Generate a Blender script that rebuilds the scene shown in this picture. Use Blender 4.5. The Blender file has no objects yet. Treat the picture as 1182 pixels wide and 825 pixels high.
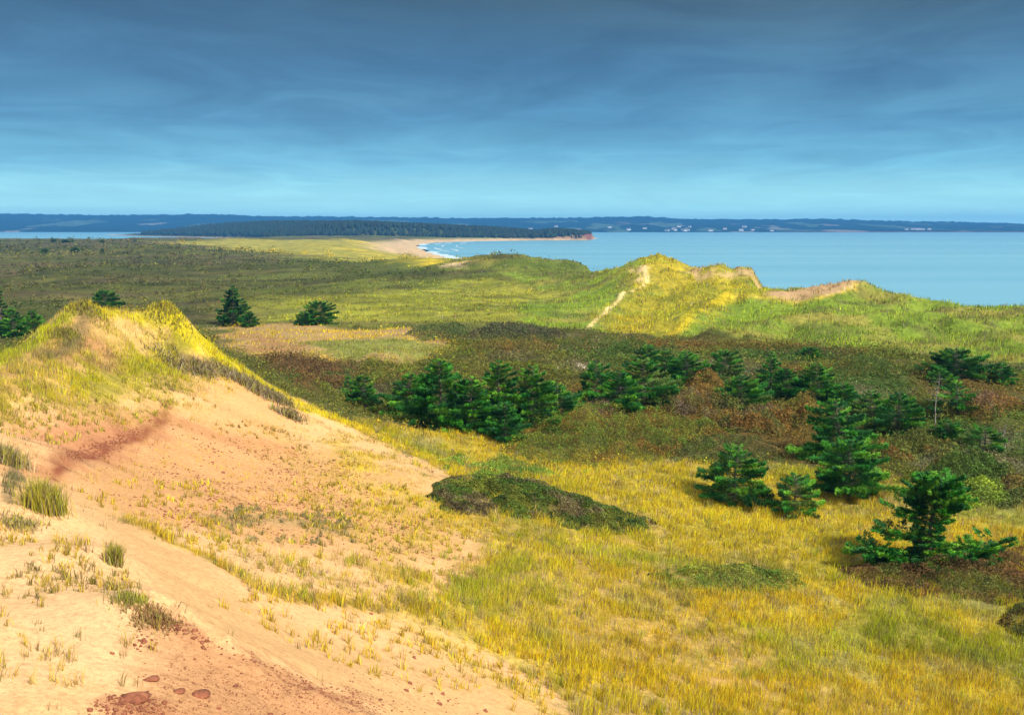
import bpy, math
import numpy as np
from mathutils import Vector

R = math.radians
C = bpy.context.scene
COL = C.collection
rng = np.random.default_rng(7)

# ------------------------------------------------------------------ camera
H = 18.0                      # eye height above the sea
F = 1200.0                    # focal length in photo pixels (photo 1182 x 825)
TH = R(7.15)                  # pitch down
cam = bpy.data.cameras.new("camera")
cam.sensor_width = 36.0
cam.lens = 36.0 * F / 1182.0
cam.clip_start = 0.3
cam.clip_end = 60000
camo = bpy.data.objects.new("camera", cam)
camo.location = (0, 0, H)
camo.rotation_euler = (math.pi / 2 - TH, 0, 0)
COL.objects.link(camo)
C.camera = camo

# ------------------------------------------------------------------ sky, sun, exposure
SUN_EL, SUN_AZ = 40.0, 135.0        # azimuth clockwise from +Y (view direction)
w = bpy.data.worlds.new("World")
C.world = w
w.use_nodes = True
nt = w.node_tree
nt.nodes.clear()


def N(t, typ, **kw):
    n = t.nodes.new(typ)
    for k, v in kw.items():
        setattr(n, k, v)
    return n


def ramp(t, fac, stops, interp='LINEAR'):
    n = N(t, 'ShaderNodeValToRGB')
    n.color_ramp.interpolation = interp
    els = n.color_ramp.elements
    while len(els) < len(stops):
        els.new(0.5)
    for e, (p, c) in zip(els, stops):
        e.position = p
        e.color = (c[0], c[1], c[2], 1) if len(c) == 3 else c
    t.links.new(fac, n.inputs[0])
    return n.outputs[0]


def math_(t, op, a, b=None, clamp=False):
    n = N(t, 'ShaderNodeMath', operation=op, use_clamp=clamp)
    for i, v in enumerate((a, b)):
        if v is None:
            continue
        if isinstance(v, (int, float)):
            n.inputs[i].default_value = v
        else:
            t.links.new(v, n.inputs[i])
    return n.outputs[0]


def mix(t, fac, a, b, blend='MIX'):
    n = N(t, 'ShaderNodeMix', data_type='RGBA', blend_type=blend)
    for s, v in ((n.inputs[0], fac), (n.inputs[6], a), (n.inputs[7], b)):
        if isinstance(v, (int, float)):
            s.default_value = v
        elif isinstance(v, tuple):
            s.default_value = (v[0], v[1], v[2], 1)
        else:
            t.links.new(v, s)
    return n.outputs[2]


sky = N(nt, 'ShaderNodeTexSky', sky_type='NISHITA')
sky.sun_disc = False
sky.sun_elevation = R(SUN_EL)
sky.sun_rotation = R(SUN_AZ)
sky.dust_density = 0.6
sky.ozone_density = 2.0
geo = N(nt, 'ShaderNodeTexCoord')
sep = N(nt, 'ShaderNodeSeparateXYZ')
nt.links.new(geo.outputs['Generated'], sep.inputs[0])
zc = math_(nt, 'MAXIMUM', sep.outputs[2], 0.0)
# cloud deck: direction projected on a flat layer overhead
zz = math_(nt, 'ADD', zc, 0.055)
comb = N(nt, 'ShaderNodeCombineXYZ')
nt.links.new(math_(nt, 'DIVIDE', sep.outputs[0], zz), comb.inputs[0])
nt.links.new(math_(nt, 'DIVIDE', sep.outputs[1], zz), comb.inputs[1])


def wnoise(scale, sx, sy, detail, rough=0.55, dist=0.0, off=0.0):
    mp = N(nt, 'ShaderNodeMapping')
    mp.inputs['Scale'].default_value = (sx, sy, 1)
    mp.inputs['Location'].default_value = (off, off * .7, 0)
    mp.inputs['Rotation'].default_value = (0, 0, 0.32)
    nt.links.new(comb.outputs[0], mp.inputs[0])
    n = N(nt, 'ShaderNodeTexNoise')
    n.inputs['Scale'].default_value = scale
    n.inputs['Detail'].default_value = detail
    n.inputs['Roughness'].default_value = rough
    n.inputs['Distortion'].default_value = dist
    nt.links.new(mp.outputs[0], n.inputs[0])
    return n.outputs[0]


nA = wnoise(0.42, 0.8, 0.8, 6, 0.55, 0.5, 3.3)
nB = wnoise(1.1, 0.9, 0.7, 7, 0.6, 0.9, 9.1)
elev = math_(nt, 'ADD', zc, math_(nt, 'MULTIPLY', math_(nt, 'SUBTRACT', nA, 0.5), math_(nt, 'MULTIPLY', zc, 0.9)))
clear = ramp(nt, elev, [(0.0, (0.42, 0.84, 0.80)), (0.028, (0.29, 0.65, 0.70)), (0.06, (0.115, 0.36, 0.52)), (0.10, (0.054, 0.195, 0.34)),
                        (0.15, (0.038, 0.122, 0.225)), (0.21, (0.030, 0.076, 0.125)), (0.27, (0.07, 0.12, 0.16)), (0.42, (0.45, 0.50, 0.54)), (1.0, (0.80, 0.80, 0.78))])  # upper stops: unseen overhead cloud, brightened to give the land soft light
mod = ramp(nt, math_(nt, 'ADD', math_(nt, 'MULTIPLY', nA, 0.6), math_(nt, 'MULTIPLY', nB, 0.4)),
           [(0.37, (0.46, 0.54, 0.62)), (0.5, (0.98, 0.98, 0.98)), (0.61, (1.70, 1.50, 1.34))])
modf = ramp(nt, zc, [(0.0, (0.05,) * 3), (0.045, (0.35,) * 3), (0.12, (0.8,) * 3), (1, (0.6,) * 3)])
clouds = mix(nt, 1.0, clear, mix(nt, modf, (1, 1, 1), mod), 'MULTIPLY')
skys = mix(nt, 1.0, sky.outputs[0], (0.10, 0.10, 0.10), 'MULTIPLY')
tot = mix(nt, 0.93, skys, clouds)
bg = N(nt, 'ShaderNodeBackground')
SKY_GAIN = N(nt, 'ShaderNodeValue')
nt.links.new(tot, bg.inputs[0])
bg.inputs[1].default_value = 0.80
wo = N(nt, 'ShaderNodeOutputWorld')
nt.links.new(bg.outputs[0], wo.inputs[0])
nt.nodes.remove(SKY_GAIN)

sun = bpy.data.lights.new("sun", 'SUN')
sun.energy = 4.0
sun.angle = R(10)
sun.color = (1.0, 0.94, 0.84)
suno = bpy.data.objects.new("sun", sun)
a_, e_ = R(SUN_AZ), R(SUN_EL)
sd = Vector((math.sin(a_) * math.cos(e_), math.cos(a_) * math.cos(e_), math.sin(e_)))
suno.rotation_euler = (-sd).to_track_quat('-Z', 'Y').to_euler()
suno.location = (0, 0, 200)
COL.objects.link(suno)

vs = C.view_settings
vs.view_transform = 'Standard'
vs.look = 'None'
vs.gamma = 1
vs.use_curve_mapping = False
vs.exposure = 0.84
cy = C.cycles
cy.max_bounces = 5
cy.diffuse_bounces = 2
cy.glossy_bounces = 2
cy.transmission_bounces = 2
cy.transparent_max_bounces = 6
cy.volume_bounces = 0
cy.use_denoising = True


# ------------------------------------------------------------------ noise
def _h(ix, iy, s):
    n = (ix.astype(np.int64) * 374761393 + iy.astype(np.int64) * 668265263 + s * 1442695041) & 0xffffffff
    n = ((n ^ (n >> 13)) * 1274126177) & 0xffffffff
    return ((n ^ (n >> 16)) & 0xffffff).astype(np.float32) / 0xffffff


def vn(x, y, s=0):
    ix, iy = np.floor(x), np.floor(y)
    fx, fy = x - ix, y - iy
    fx = fx * fx * (3 - 2 * fx)
    fy = fy * fy * (3 - 2 * fy)
    a = _h(ix, iy, s); b = _h(ix + 1, iy, s); c = _h(ix, iy + 1, s); d = _h(ix + 1, iy + 1, s)
    return (a * (1 - fx) + b * fx) * (1 - fy) + (c * (1 - fx) + d * fx) * fy


def fbm(x, y, s=0, o=4, g=0.5):
    t = 0; a = 1; n = 0
    for i in range(o):
        t = t + a * (vn(x, y, s + i * 17) * 2 - 1)
        n += a
        ca, sa = 0.8, 0.6
        x, y = (x * ca - y * sa) * 2.03 + 11.3, (x * sa + y * ca) * 2.03 + 5.7
        a *= g
    return t / n


def sstep(a, b, x):
    t = np.clip((x - a) / (b - a), 0, 1)
    return t * t * (3 - 2 * t)


# ------------------------------------------------------------------ terrain
def ray(px, py):
    a = (px - 591) / F
    b = (412.5 - py) / F
    fw = math.cos(TH) + b * math.sin(TH)
    up = b * math.cos(TH) - math.sin(TH)
    return a / fw, up / fw        # lateral slope, vertical slope per metre forward


CT = []                           # photo observations: x, y in the photo and the judged distance


def cp(px, py, D, back=None):
    u, t = ray(px, py)
    r = D * math.hypot(1, u)
    CT.append((math.atan(u), math.log(r), H + D * t))
    if back:
        for dd, z in back:
            CT.append((math.atan(u), math.log(r + dd), z))


def cz(deg, r, z):
    CT.append((R(deg), math.log(r), z))


for a in (-180, -120, -70, -45, -20, 0, 20, 45, 70, 120, 180):
    cz(a, 1.5, 16.3)
for a, rr in ((-30, 1), (-15, 1), (0, 0), (15, -1), (28, -1)):
    cz(a, 4.5, 14.9 + .2 * rr)
for a in (-28, -14): cz(a, 8, 13.3)
for a, z in ((0, 11.6), (12, 10.4), (28, 9.6)): cz(a, 9, z)
for a, z in ((8, 8.2), (20, 7.4), (30, 7.2)): cz(a, 16, z)
for a in (-45, -65, -100, -150):
    for r_, z in ((5, 15.2), (12, 13.2), (25, 12.7), (45, 12.3), (80, 7), (150, 6), (300, 5.6), (600, 5.5)): cz(a, r_, z)
for a in (42, 65, 100, 150):
    for r_, z in ((5, 14.6), (12, 9.5), (25, 6.2), (60, 5.8), (100, 5.8), (140, 7.2), (300, 5)): cz(a, r_, z)
# near-left sand dune
for p in [(0, 825, 11), (100, 825, 11.3), (200, 825, 12), (300, 825, 13), (400, 825, 14.5), (600, 825, 19), (800, 825, 23), (1000, 825, 25.5), (1182, 825, 26),
          (0, 740, 13), (100, 740, 13.3), (235, 738, 14.5), (330, 745, 17), (400, 740, 20), (500, 740, 22.5), (600, 740, 25), (800, 740, 28.5), (1000, 740, 30.3), (1182, 740, 30.8),
          (0, 680, 15), (100, 680, 15.4), (182, 694, 15.2), (232, 682, 18.6), (300, 690, 20), (400, 690, 23), (600, 690, 28.5), (800, 690, 31.5), (1000, 690, 33.4), (1182, 690, 34),
          (0, 620, 18), (60, 625, 18.3), (125, 632, 17.6), (168, 628, 21.5), (250, 620, 25.5), (400, 620, 30), (550, 620, 34), (700, 620, 37.5), (900, 620, 39.5), (1182, 620, 40.5),
          (0, 562, 20.5), (55, 585, 20.2), (100, 568, 26), (180, 560, 30), (250, 560, 33), (400, 560, 38), (550, 560, 43), (700, 560, 46), (900, 560, 48), (1182, 560, 49),
          (0, 500, 27.5), (70, 515, 31), (150, 500, 36), (250, 500, 40), (330, 505, 43), (400, 515, 45), (650, 520, 54), (800, 500, 60), (1000, 500, 61), (1182, 500, 61),
          (0, 450, 33), (100, 450, 38), (200, 455, 42.5), (270, 455, 46), (700, 450, 77), (900, 450, 78), (1182, 450, 78.5),
          (50, 410, 40), (110, 410, 43), (170, 410, 46.5), (215, 415, 48), (500, 460, 70), (560, 490, 62)]:
    cp(*p)
# scarp of the blow-out below the grassy crest
for p in [(200, 432, 45.5), (250, 440, 47), (300, 462, 47.3), (335, 488, 46.2)]: cp(*p)
bk = [(9, 9.5), (20, 6.6), (34, 5.9)]
for p in [(0, 412, 41), (40, 380, 43.5), (68, 360, 45), (95, 344, 46), (122, 352, 47.5), (145, 358, 48.5), (170, 352, 49.5), (190, 347, 50), (212, 363, 50.5), (235, 388, 50.7), (262, 408, 51.2),
          (290, 427, 51.8), (320, 441, 52.3), (350, 457, 52.6)]:
    cp(*p, back=bk)
for p in [(395, 476, 52.6), (440, 492, 52.5), (500, 512, 52), (560, 530, 51.5)]: cp(*p, back=[(8, 6.8), (16, 6.1)])
# middle swale and plain
for px in (430, 560, 700, 850, 1000, 1182):
    cp(px, 410, 99 if px < 900 else 101)
for px in (20, 130, 250, 380, 500): cp(px, 383, 119)
for px in (300, 420): cp(px, 415, 95)
for px in (0, 120, 250, 380, 500): cp(px, 345, 178)
for px in (0, 150, 300, 430): cp(px, 318, 264)
cp(560, 365, 140); cp(600, 385, 122)
# right-hand dune ridge
for p, b in [((565, 309, 330), [(20, 5), (60, 2)]), ((582, 302, 315), [(20, 6), (60, 2)]), ((605, 298.5, 300), [(20, 7), (60, 2)]), ((630, 301, 285), [(20, 6), (50, 2)]),
             ((652, 299.5, 272), [(18, 7), (50, 2)]), ((675, 308, 255), [(18, 5), (50, 1.5)]), ((690, 319, 240), [(15, 5), (45, 1.5)]),
             ((708, 314, 222), [(15, 7), (45, 2)]), ((725, 304, 212), [(15, 9), (45, 2)]), ((738, 297, 205), [(12, 11), (45, 2)]), ((755, 291, 200), [(10, 12), (40, 2)]),
             ((772, 294, 196), [(10, 11), (40, 2)]), ((790, 302, 192), [(10, 10), (40, 2)]), ((812, 307, 187), [(10, 9), (35, 2)]), ((835, 305, 184), [(10, 9), (32, 2)]),
             ((862, 308, 180), [(8, 9), (30, 1.5)]), ((875, 314, 178), [(7, 8), (28, 1)]), ((884, 332, 176), [(12, 6), (28, 1)]), ((905, 333, 170), [(12, 6), (30, 1)]),
             ((930, 331, 166), [(10, 6), (30, 1)]), ((960, 326, 161), [(9, 7), (30, 1)]), ((990, 322, 157), [(9, 7.5), (30, 1)]), ((1006, 326, 153), [(9, 7), (30, 1)]),
             ((1030, 337, 149), [(10, 6), (30, 1)]), ((1060, 342, 145), [(10, 6), (30, 1)]), ((1100, 349, 140), [(10, 6), (30, 1)]), ((1130, 354, 137), [(12, 5.5), (34, 1)]),
             ((1160, 352, 135), [(12, 6), (34, 1)]), ((1182, 352, 133), [(12, 6), (34, 1)])]:
    cp(*p, back=b)
for a in (30, 36, 42): 
    cz(a, 160, 8.3); cz(a, 200, 1.5); cz(a, 115, 5.8)
for p in [(735, 332, 176), (705, 357, 152), (668, 383, 125), (760, 345, 158), (740, 375, 130), (690, 340, 184), (640, 358, 155), (640, 335, 205), (600, 345, 180),
          (840, 338, 152), (812, 352, 146), (790, 370, 134), (775, 384, 123), (870, 342, 150), (905, 346, 148), (945, 344, 149), (985, 334, 150), (865, 330, 165), (930, 338, 157),
          (840, 325, 166), (800, 325, 172), (900, 372, 128), (1000, 370, 128), (1100, 375, 122), (1182, 380, 118), (860, 392, 117), (960, 402, 108), (1080, 412, 101), (1182, 422, 96)]:
    cp(*p)

CT = np.array(CT, dtype=np.float64)
KX, KY, KC = 1.0, 1.2, 0.014


def kern(dx, dy):
    return np.sqrt(dx * dx + dy * dy + KC * KC)


A = kern(KX * (CT[:, None, 0] - CT[None, :, 0]), KY * (CT[:, None, 1] - CT[None, :, 1]))
n_ = len(CT)
M_ = np.zeros((n_ + 1, n_ + 1))
M_[:n_, :n_] = A - 0.004 * np.eye(n_)
M_[:n_, n_] = 1
M_[n_, :n_] = 1
sol = np.linalg.solve(M_, np.append(CT[:, 2], 0))
WK, W0 = sol[:-1].astype(np.float32), float(sol[-1])


def w_of(px, py, z=0.0):
    u, t = ray(px, py)
    D = (z - H) / t
    return (u * D, D)


coast = [(900, -700), (420, -220), (260, 20), (150, 125), (97, 190), (74, 240), (44, 305), (30, 348), (14, 405), (-2, 455)] + \
    [w_of(*p) for p in [(556, 304), (540, 300.5), (520, 296.5), (500, 291), (489, 287.5), (484, 284.5), (490, 281.8), (505, 280), (540, 278.6), (590, 277.9), (620, 277.4), (650, 277.2), (680, 277.2), (687, 276.4)]] + \
    [(140, 1700), (60, 1900), (-150, 2050), (-500, 2350), (-800, 2380)] + \
    [w_of(*p) for p in [(116, 271), (160, 272.6), (220, 274), (290, 275.6), (300, 276.6), (250, 278.2), (180, 279.4), (90, 280.4), (0, 281), (-150, 282), (-500, 283)]] + \
    [(-2500, 900), (-3200, -900), (0, -3000), (900, -700)]
coast = np.array(coast, dtype=np.float64)


def sdist(x, y, poly):
    """signed distance, positive inside"""
    best = np.full(x.shape, 1e18, dtype=np.float64)
    ins = np.zeros(x.shape, bool)
    for i in range(len(poly)):
        x0, y0 = poly[i - 1]
        x1, y1 = poly[i]
        ex, ey = x1 - x0, y1 - y0
        L = ex * ex + ey * ey
        if L < 1e-14:
            continue
        tt = np.clip(((x - x0) * ex + (y - y0) * ey) / L, 0, 1)
        dx, dy = x - x0 - tt * ex, y - y0 - tt * ey
        best = np.minimum(best, dx * dx + dy * dy)
        if y0 != y1:
            c = ((y0 > y) != (y1 > y)) & (x < (x1 - x0) * (y - y0) / (y1 - y0) + x0)
            ins ^= c
    d = np.sqrt(best)
    return np.where(ins, d, -d)


def coastd(x, y):
    return sdist(x, y, coast) + 3.0 * fbm(x / 40, y / 40, 91, 3)


# polar sheet
phi_d = np.linspace(R(-41), R(41), 960)
phi_l = np.linspace(R(-180), R(-41), 58)[:-1]
PHI = np.concatenate([phi_l, phi_d, -phi_l[::-1][:-1]])     # closed by wrapping
LR = np.concatenate([np.linspace(math.log(1.5), math.log(9), 45)[:-1], np.linspace(math.log(9), math.log(420), 560)[:-1], np.linspace(math.log(420), math.log(3400), 180)])
NP_, NR = len(PHI), len(LR)
PG, LG = np.meshgrid(PHI, LR)
RG = np.exp(LG)
X, Y = RG * np.sin(PG), RG * np.cos(PG)
Z = np.zeros(PG.shape, np.float32)
pf, lf = PG.ravel().astype(np.float32), LG.ravel().astype(np.float32)
zf = np.empty(pf.shape, np.float32)
cx, cyy = (KX * CT[:, 0]).astype(np.float32), (KY * CT[:, 1]).astype(np.float32)
for s in range(0, len(pf), 20000):
    e = s + 20000
    zf[s:e] = kern(KX * pf[s:e, None] - cx[None], KY * lf[s:e, None] - cyy[None]) @ WK + W0
Z = zf.reshape(PG.shape).astype(np.float64)

SD = coastd(X, Y)
sea_prof = np.interp(SD, [-60, -20, 0, 12, 30, 48, 70, 110], [-4, -2.2, -0.25, 0.5, 1.1, 3.6, 4.6, 5.2])
inl = sstep(60, 240, SD)
far_noise = fbm(X / 95, Y / 60, 21, 4) * 2.1 + fbm(X / 34, Y / 22, 25, 3) * 1.3
nearb = np.interp(SD, [0, 40, 90, 200], [0, .5, 1, 1])
plain = sea_prof + 0.5 * inl + far_noise * nearb
# right part of the spit carries taller fore-dunes along the beach
fd = np.exp(-((SD - 75) / 22) ** 2) * (1.6 + 1.6 * fbm(X / 45, Y / 45, 31, 3)) * sstep(420, 500, RG) * (1 - sstep(900, 1050, RG))
plain = plain + fd
# left far rise that hides the inner shore of the bay
rise = np.exp(-((Y - 830 - 60 * fbm(X / 200, Y * 0, 41, 2)) / 130) ** 2) * sstep(-60, -230, X) * (2.0 + 1.6 * fbm(X / 90, Y / 90, 44, 3))
plain = plain + rise
# low dark hummock ridges on the plain
for (px, py, hgt, lx, ly) in [(235, 292, 1.9, 70, 20), (150, 285, 2.0, 90, 26), (430, 311, 1.7, 34, 10), (480, 309, 1.5, 26, 9), (600, 323, 1.2, 18, 6), (690, 333, .8, 12, 5),
                              (330, 300, 1.5, 50, 14), (60, 300, 1.2, 60, 16), (390, 318, 1.2, 24, 8), (500, 331, 1.0, 18, 6), (250, 322, 1.0, 22, 7)]:
    wx, wy = w_of(px, py, 6.0)
    plain = plain + hgt * np.exp(-((X - wx) / lx) ** 2 - ((Y - wy - 0.15 * (X - wx)) / ly) ** 2)
wf = sstep(math.log(345), math.log(470), LG)
Z = Z * (1 - wf) + plain * wf
# sea floor wins wherever the coast says so
Z = np.where(SD < 25, np.minimum(Z, np.interp(SD, [-60, -20, 0, 25], [-4, -2.2, -0.25, 3.5])), Z)
# headland
hx = [118, 158, 200, 250, 320, 400, 480, 560, 620, 650, 670, 686]
hy = [269, 264, 260, 256.5, 254, 255, 258, 261, 264, 266.5, 269, 275]
ua = [ray(p, 262)[0] for p in hx]
hz = [H + (262 - y) / F * 1750 for y in hy]
U = X / np.maximum(Y, 1)
top = np.interp(U, ua, np.array(hz) - 7.5)
hm = sstep(1420, 1480, Y) * sstep(ua[0], ua[1] + .005, U) * (1 - sstep(ua[-1] - .004, ua[-1] + .002, U))
hedge = sstep(4, 26, SD) * (0.35 + 0.65 * sstep(20, 150, SD))
Hh = np.maximum(top, 3) * hedge * hm
cliff = sstep(ray(590, 262)[0], ray(640, 262)[0], U) * hm
Hh = np.where(SD > 3, np.maximum(Hh, cliff * 8.5 * sstep(3, 10, SD)), Hh)
Z = np.maximum(Z, np.where(SD > 0, Hh, -9))
def feature(pts, amp, wid):
    q = [(ray(px, py)[0] * D, D) for px, py, D in pts]
    d = np.full(X.shape, 1e9)
    for (x0, y0), (x1, y1) in zip(q[:-1], q[1:]):
        ex, ey = x1 - x0, y1 - y0
        tt = np.clip(((X - x0) * ex + (Y - y0) * ey) / (ex * ex + ey * ey), 0, 1)
        d = np.minimum(d, np.hypot(X - x0 - tt * ex, Y - y0 - tt * ey))
    return amp * np.exp(-(d / wid) ** 1.4)


# small dune relief
mid = sstep(105, 150, RG) * (1 - sstep(330, 450, RG)) * sstep(20, 60, SD) * (1 - sstep(.06, .16, U) * (RG < 215))
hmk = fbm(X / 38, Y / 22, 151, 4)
Z += mid * (hmk * 2.3 - .3)
onr = sstep(.04, .12, U) * sstep(110, 135, RG) * (1 - sstep(215, 260, RG)) * sstep(12, 45, SD)
Z += feature([ray_ for ray_ in [(170, 708, 15.3), (235, 738, 14.7), (330, 772, 14.2), (420, 803, 14.2), (475, 828, 14.6)]], .16, .45) * (1 + .9 * fbm(X / .35, Y / .35, 197, 3))
rdg = 1 - np.abs(fbm(X / 17 + .6 * fbm(X / 9, Y / 9, 165, 2), Y / 17, 161, 3)) * 3.2
Z += onr * (np.clip(rdg, -1, 1) * .95 + fbm(X / 4, Y / 4, 163, 3) * .4 - .45)


Z += feature([(752, 300, 192), (735, 332, 176), (705, 357, 152)], 1.0, 3.5)
Z += feature([(1006, 326, 150), (985, 334, 149), (945, 344, 148), (905, 346, 147), (870, 342, 148), (840, 338, 150), (812, 352, 144), (790, 370, 134)], 1.5, 3.0)
Z -= feature([(755, 292, 200), (757, 292, 199)], 1.6, 7.0)
Z += feature([(744, 292, 202), (748, 292, 202)], .9, 1.6) + feature([(764, 292, 200), (768, 292, 199)], .8, 1.6)
Z += feature([(852, 306, 180), (873, 310, 178)], 0.9, 2.2)
Z -= feature([(825, 306, 185), (842, 306, 182)], 1.0, 4.0)
Z -= feature([(900, 338, 158), (950, 335, 155), (985, 330, 154)], 1.4, 4.0)
Z -= feature([(790, 320, 176), (750, 345, 160)], 1.0, 6.0)
nd = sstep(16, 40, RG) * (1 - sstep(250, 400, RG))
Z += nd * (fbm(X / 9, Y / 7, 51, 4) * 0.42 + fbm(X / 2.2, Y / 2.0, 57, 3) * 0.10)
swz = sstep(54, 62, RG) * (1 - sstep(95, 115, RG)) * sstep(-.22, -.1, U)
Z += swz * (np.abs(fbm(X / 6, Y / 5, 171, 3)) * 1.5 - .2)
Z += (1 - sstep(25, 60, RG)) * (fbm(X / 2.5, Y / 2.5, 61, 4) * 0.16 + fbm(X / .6, Y / .6, 66, 3) * 0.035)
Z = np.maximum(Z, -4)


def fit_crest(prof, Ds, d_in, wl, n=3, rough=1.0, seed=1, grass=0):
    """raise or lower a dune crest (judged distance Ds per photo column) to the height seen in the photo"""
    px = np.array([p[0] for p in prof], float); py = np.array([p[1] for p in prof], float)
    us = np.array([ray(a, b)[0] for a, b in prof])
    uc = np.tan(PHI)
    sel = np.nonzero((np.abs(PHI) < 1.2) & (uc >= us[0]) & (uc <= us[-1]))[0]
    ed = np.minimum(sstep(us[0] - .001, us[0] + .02, uc[sel]), 1 - sstep(us[-1] - .02, us[-1] + .001, uc[sel]))
    for _ in range(n):
        dl = np.zeros(len(sel)); lc = np.zeros(len(sel))
        for k, i in enumerate(sel):
            D = RG[:, i] * math.cos(PHI[i])
            dd = np.interp(uc[i], us, Ds)
            m = np.nonzero((D > dd * (1 - d_in)) & (D < dd * (1 + d_in)))[0]
            el = (Z[m, i] - H) / D[m]
            j = m[int(np.argmax(el))]
            yp = np.interp(uc[i], us, py) + grass
            dl[k] = H + D[j] * ray(591, yp)[1] - Z[j, i]
            lc[k] = LG[j, i]
        dl += rough * fbm(uc[sel] * 60, uc[sel] * 0, seed, 4) * np.exp(lc) / F
        kk = np.ones(7) / 7
        dl = np.convolve(np.pad(dl, 3, 'edge'), kk, 'valid'); lc = np.convolve(np.pad(lc, 3, 'edge'), kk, 'valid')
        Z[:, sel] += (dl * ed)[None] * np.exp(-((LG[:, sel] - lc[None]) / wl) ** 2)


fit_crest([(-60, 425), (0, 410), (35, 384), (62, 364), (80, 350), (97, 344), (108, 348), (125, 354), (145, 358), (165, 355), (178, 349), (192, 347), (203, 354), (214, 364), (235, 386), (262, 408), (300, 431), (350, 458)],
          np.array([41, 41, 43, 45, 45.5, 46, 46.5, 47.5, 48.5, 49.2, 49.7, 50, 50.2, 50.5, 50.7, 51.2, 52, 52.6]), .05, .06, rough=2.5, seed=301, grass=3)
fit_crest([(556, 311), (566, 306), (580, 301), (600, 298), (622, 299), (631, 303), (640, 300), (655, 299), (672, 304), (690, 317), (700, 320)],
          np.array([335, 330, 316, 302, 290, 284, 280, 271, 257, 242, 238]), .07, .05, rough=1.2, seed=305, grass=1)
fit_crest([(700, 320), (712, 312), (722, 306), (733, 299), (742, 294), (748, 296), (756, 291), (766, 292), (776, 297), (790, 302), (800, 307), (812, 308), (822, 304), (835, 303), (843, 308), (852, 305),
           (862, 306), (873, 312), (876, 326), (884, 331), (905, 333), (930, 330), (960, 326), (985, 321), (998, 322), (1008, 328), (1025, 336), (1060, 341), (1100, 348), (1130, 354), (1160, 352), (1182, 352), (1260, 352)],
          np.array([226, 218, 213, 208, 204, 202, 200, 198, 195, 192, 189, 187, 185.5, 184, 182.5, 181.5, 180, 178.5, 178, 175, 170, 166, 161, 157.5, 155, 152, 149, 145, 140, 137, 135, 133, 130]),
          .055, .045, rough=1.3, seed=309, grass=2)


def hgt(x, y):
    x = np.asarray(x, float); y = np.asarray(y, float)
    ph = np.arctan2(x, y); lr = np.log(np.maximum(np.hypot(x, y), 1.51))
    i = np.clip(np.searchsorted(PHI, ph) - 1, 0, NP_ - 2)
    j = np.clip(np.searchsorted(LR, lr) - 1, 0, NR - 2)
    a = np.clip((ph - PHI[i]) / (PHI[i + 1] - PHI[i]), 0, 1)
    b = np.clip((lr - LR[j]) / (LR[j + 1] - LR[j]), 0, 1)
    return (Z[j, i] * (1 - a) + Z[j, i + 1] * a) * (1 - b) + (Z[j + 1, i] * (1 - a) + Z[j + 1, i + 1] * a) * b


RS = np.exp(np.linspace(math.log(4), math.log(3300), 3500))


def hit(px, py):
    """where the sight line of a photo point meets the ground"""
    u, t = ray(px, py)
    k = math.hypot(1, u)
    D = RS / k
    z = hgt(u * D, D)
    zr = H + D * t
    b = np.nonzero(zr <= z)[0]
    if not len(b):
        i = int(np.argmin(zr - z))
    else:
        i = int(b[0])
    return u * D[i], D[i]


# ------------------------------------------------------------------ ground cover fields
SAND = (0.64, 0.38, 0.175); ORANGE = (0.46, 0.235, 0.095); RED = (0.26, 0.085, 0.035); STRAW = (0.36, 0.27, 0.09)
YEL = (0.66, 0.46, 0.012); GOLD = (0.66, 0.47, 0.008); YGR = (0.37, 0.41, 0.012); GRN = (0.13, 0.19, 0.025); HEA = (0.062, 0.068, 0.016); BRN = (0.10, 0.060, 0.022); DGR = (0.045, 0.085, 0.014)
RST = (0.16, 0.07, 0.018); PALE = (0.60, 0.44, 0.25); OLI = (0.13, 0.135, 0.025)

G = np.zeros(X.shape + (3,)); P = np.zeros(X.shape + (3,))
GD = np.zeros(X.shape); HD = np.zeros(X.shape); GH = np.full(X.shape, 0.35)
G[:] = (0.075, 0.078, 0.020); P[:] = (0.13, 0.135, 0.022)
HD[:] = 0.5
nz1 = fbm(PG * 26, LG * 34, 3, 4)
nz2 = fbm(PG * 90, LG * 110, 5, 3)
nzw = fbm(X / 6, Y / 5, 8, 4)


def fields(m, g=None, p=None, gd=None, hd=None, gh=None):
    m3 = m[..., None]
    if g is not None: G[:] = G * (1 - m3) + np.array(g) * m3
    if p is not None: P[:] = P * (1 - m3) + np.array(p) * m3
    if gd is not None: GD[:] = GD * (1 - m) + gd * m
    if hd is not None: HD[:] = HD * (1 - m) + hd * m
    if gh is not None: GH[:] = GH * (1 - m) + gh * m


def pmask(pts, soft=0.02, rag=0.03):
    q = []
    for p in pts:
        x, y = hit(*p)
        q.append((math.atan2(x, y), math.log(math.hypot(x, y))))
    q = np.array(q)
    m = np.zeros(X.shape)
    j0, j1 = np.searchsorted(LR, [q[:, 1].min() - .2, q[:, 1].max() + .2])
    i0, i1 = np.searchsorted(PHI, [q[:, 0].min() - .15, q[:, 0].max() + .15])
    sl = (slice(max(j0, 0), j1 + 1), slice(max(i0, 0), i1 + 1))
    d = sdist(PG[sl], LG[sl], q) + rag * (nz1[sl] * .7 + nz2[sl] * .5)
    m[sl] = sstep(-soft, soft, d)
    return m


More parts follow.
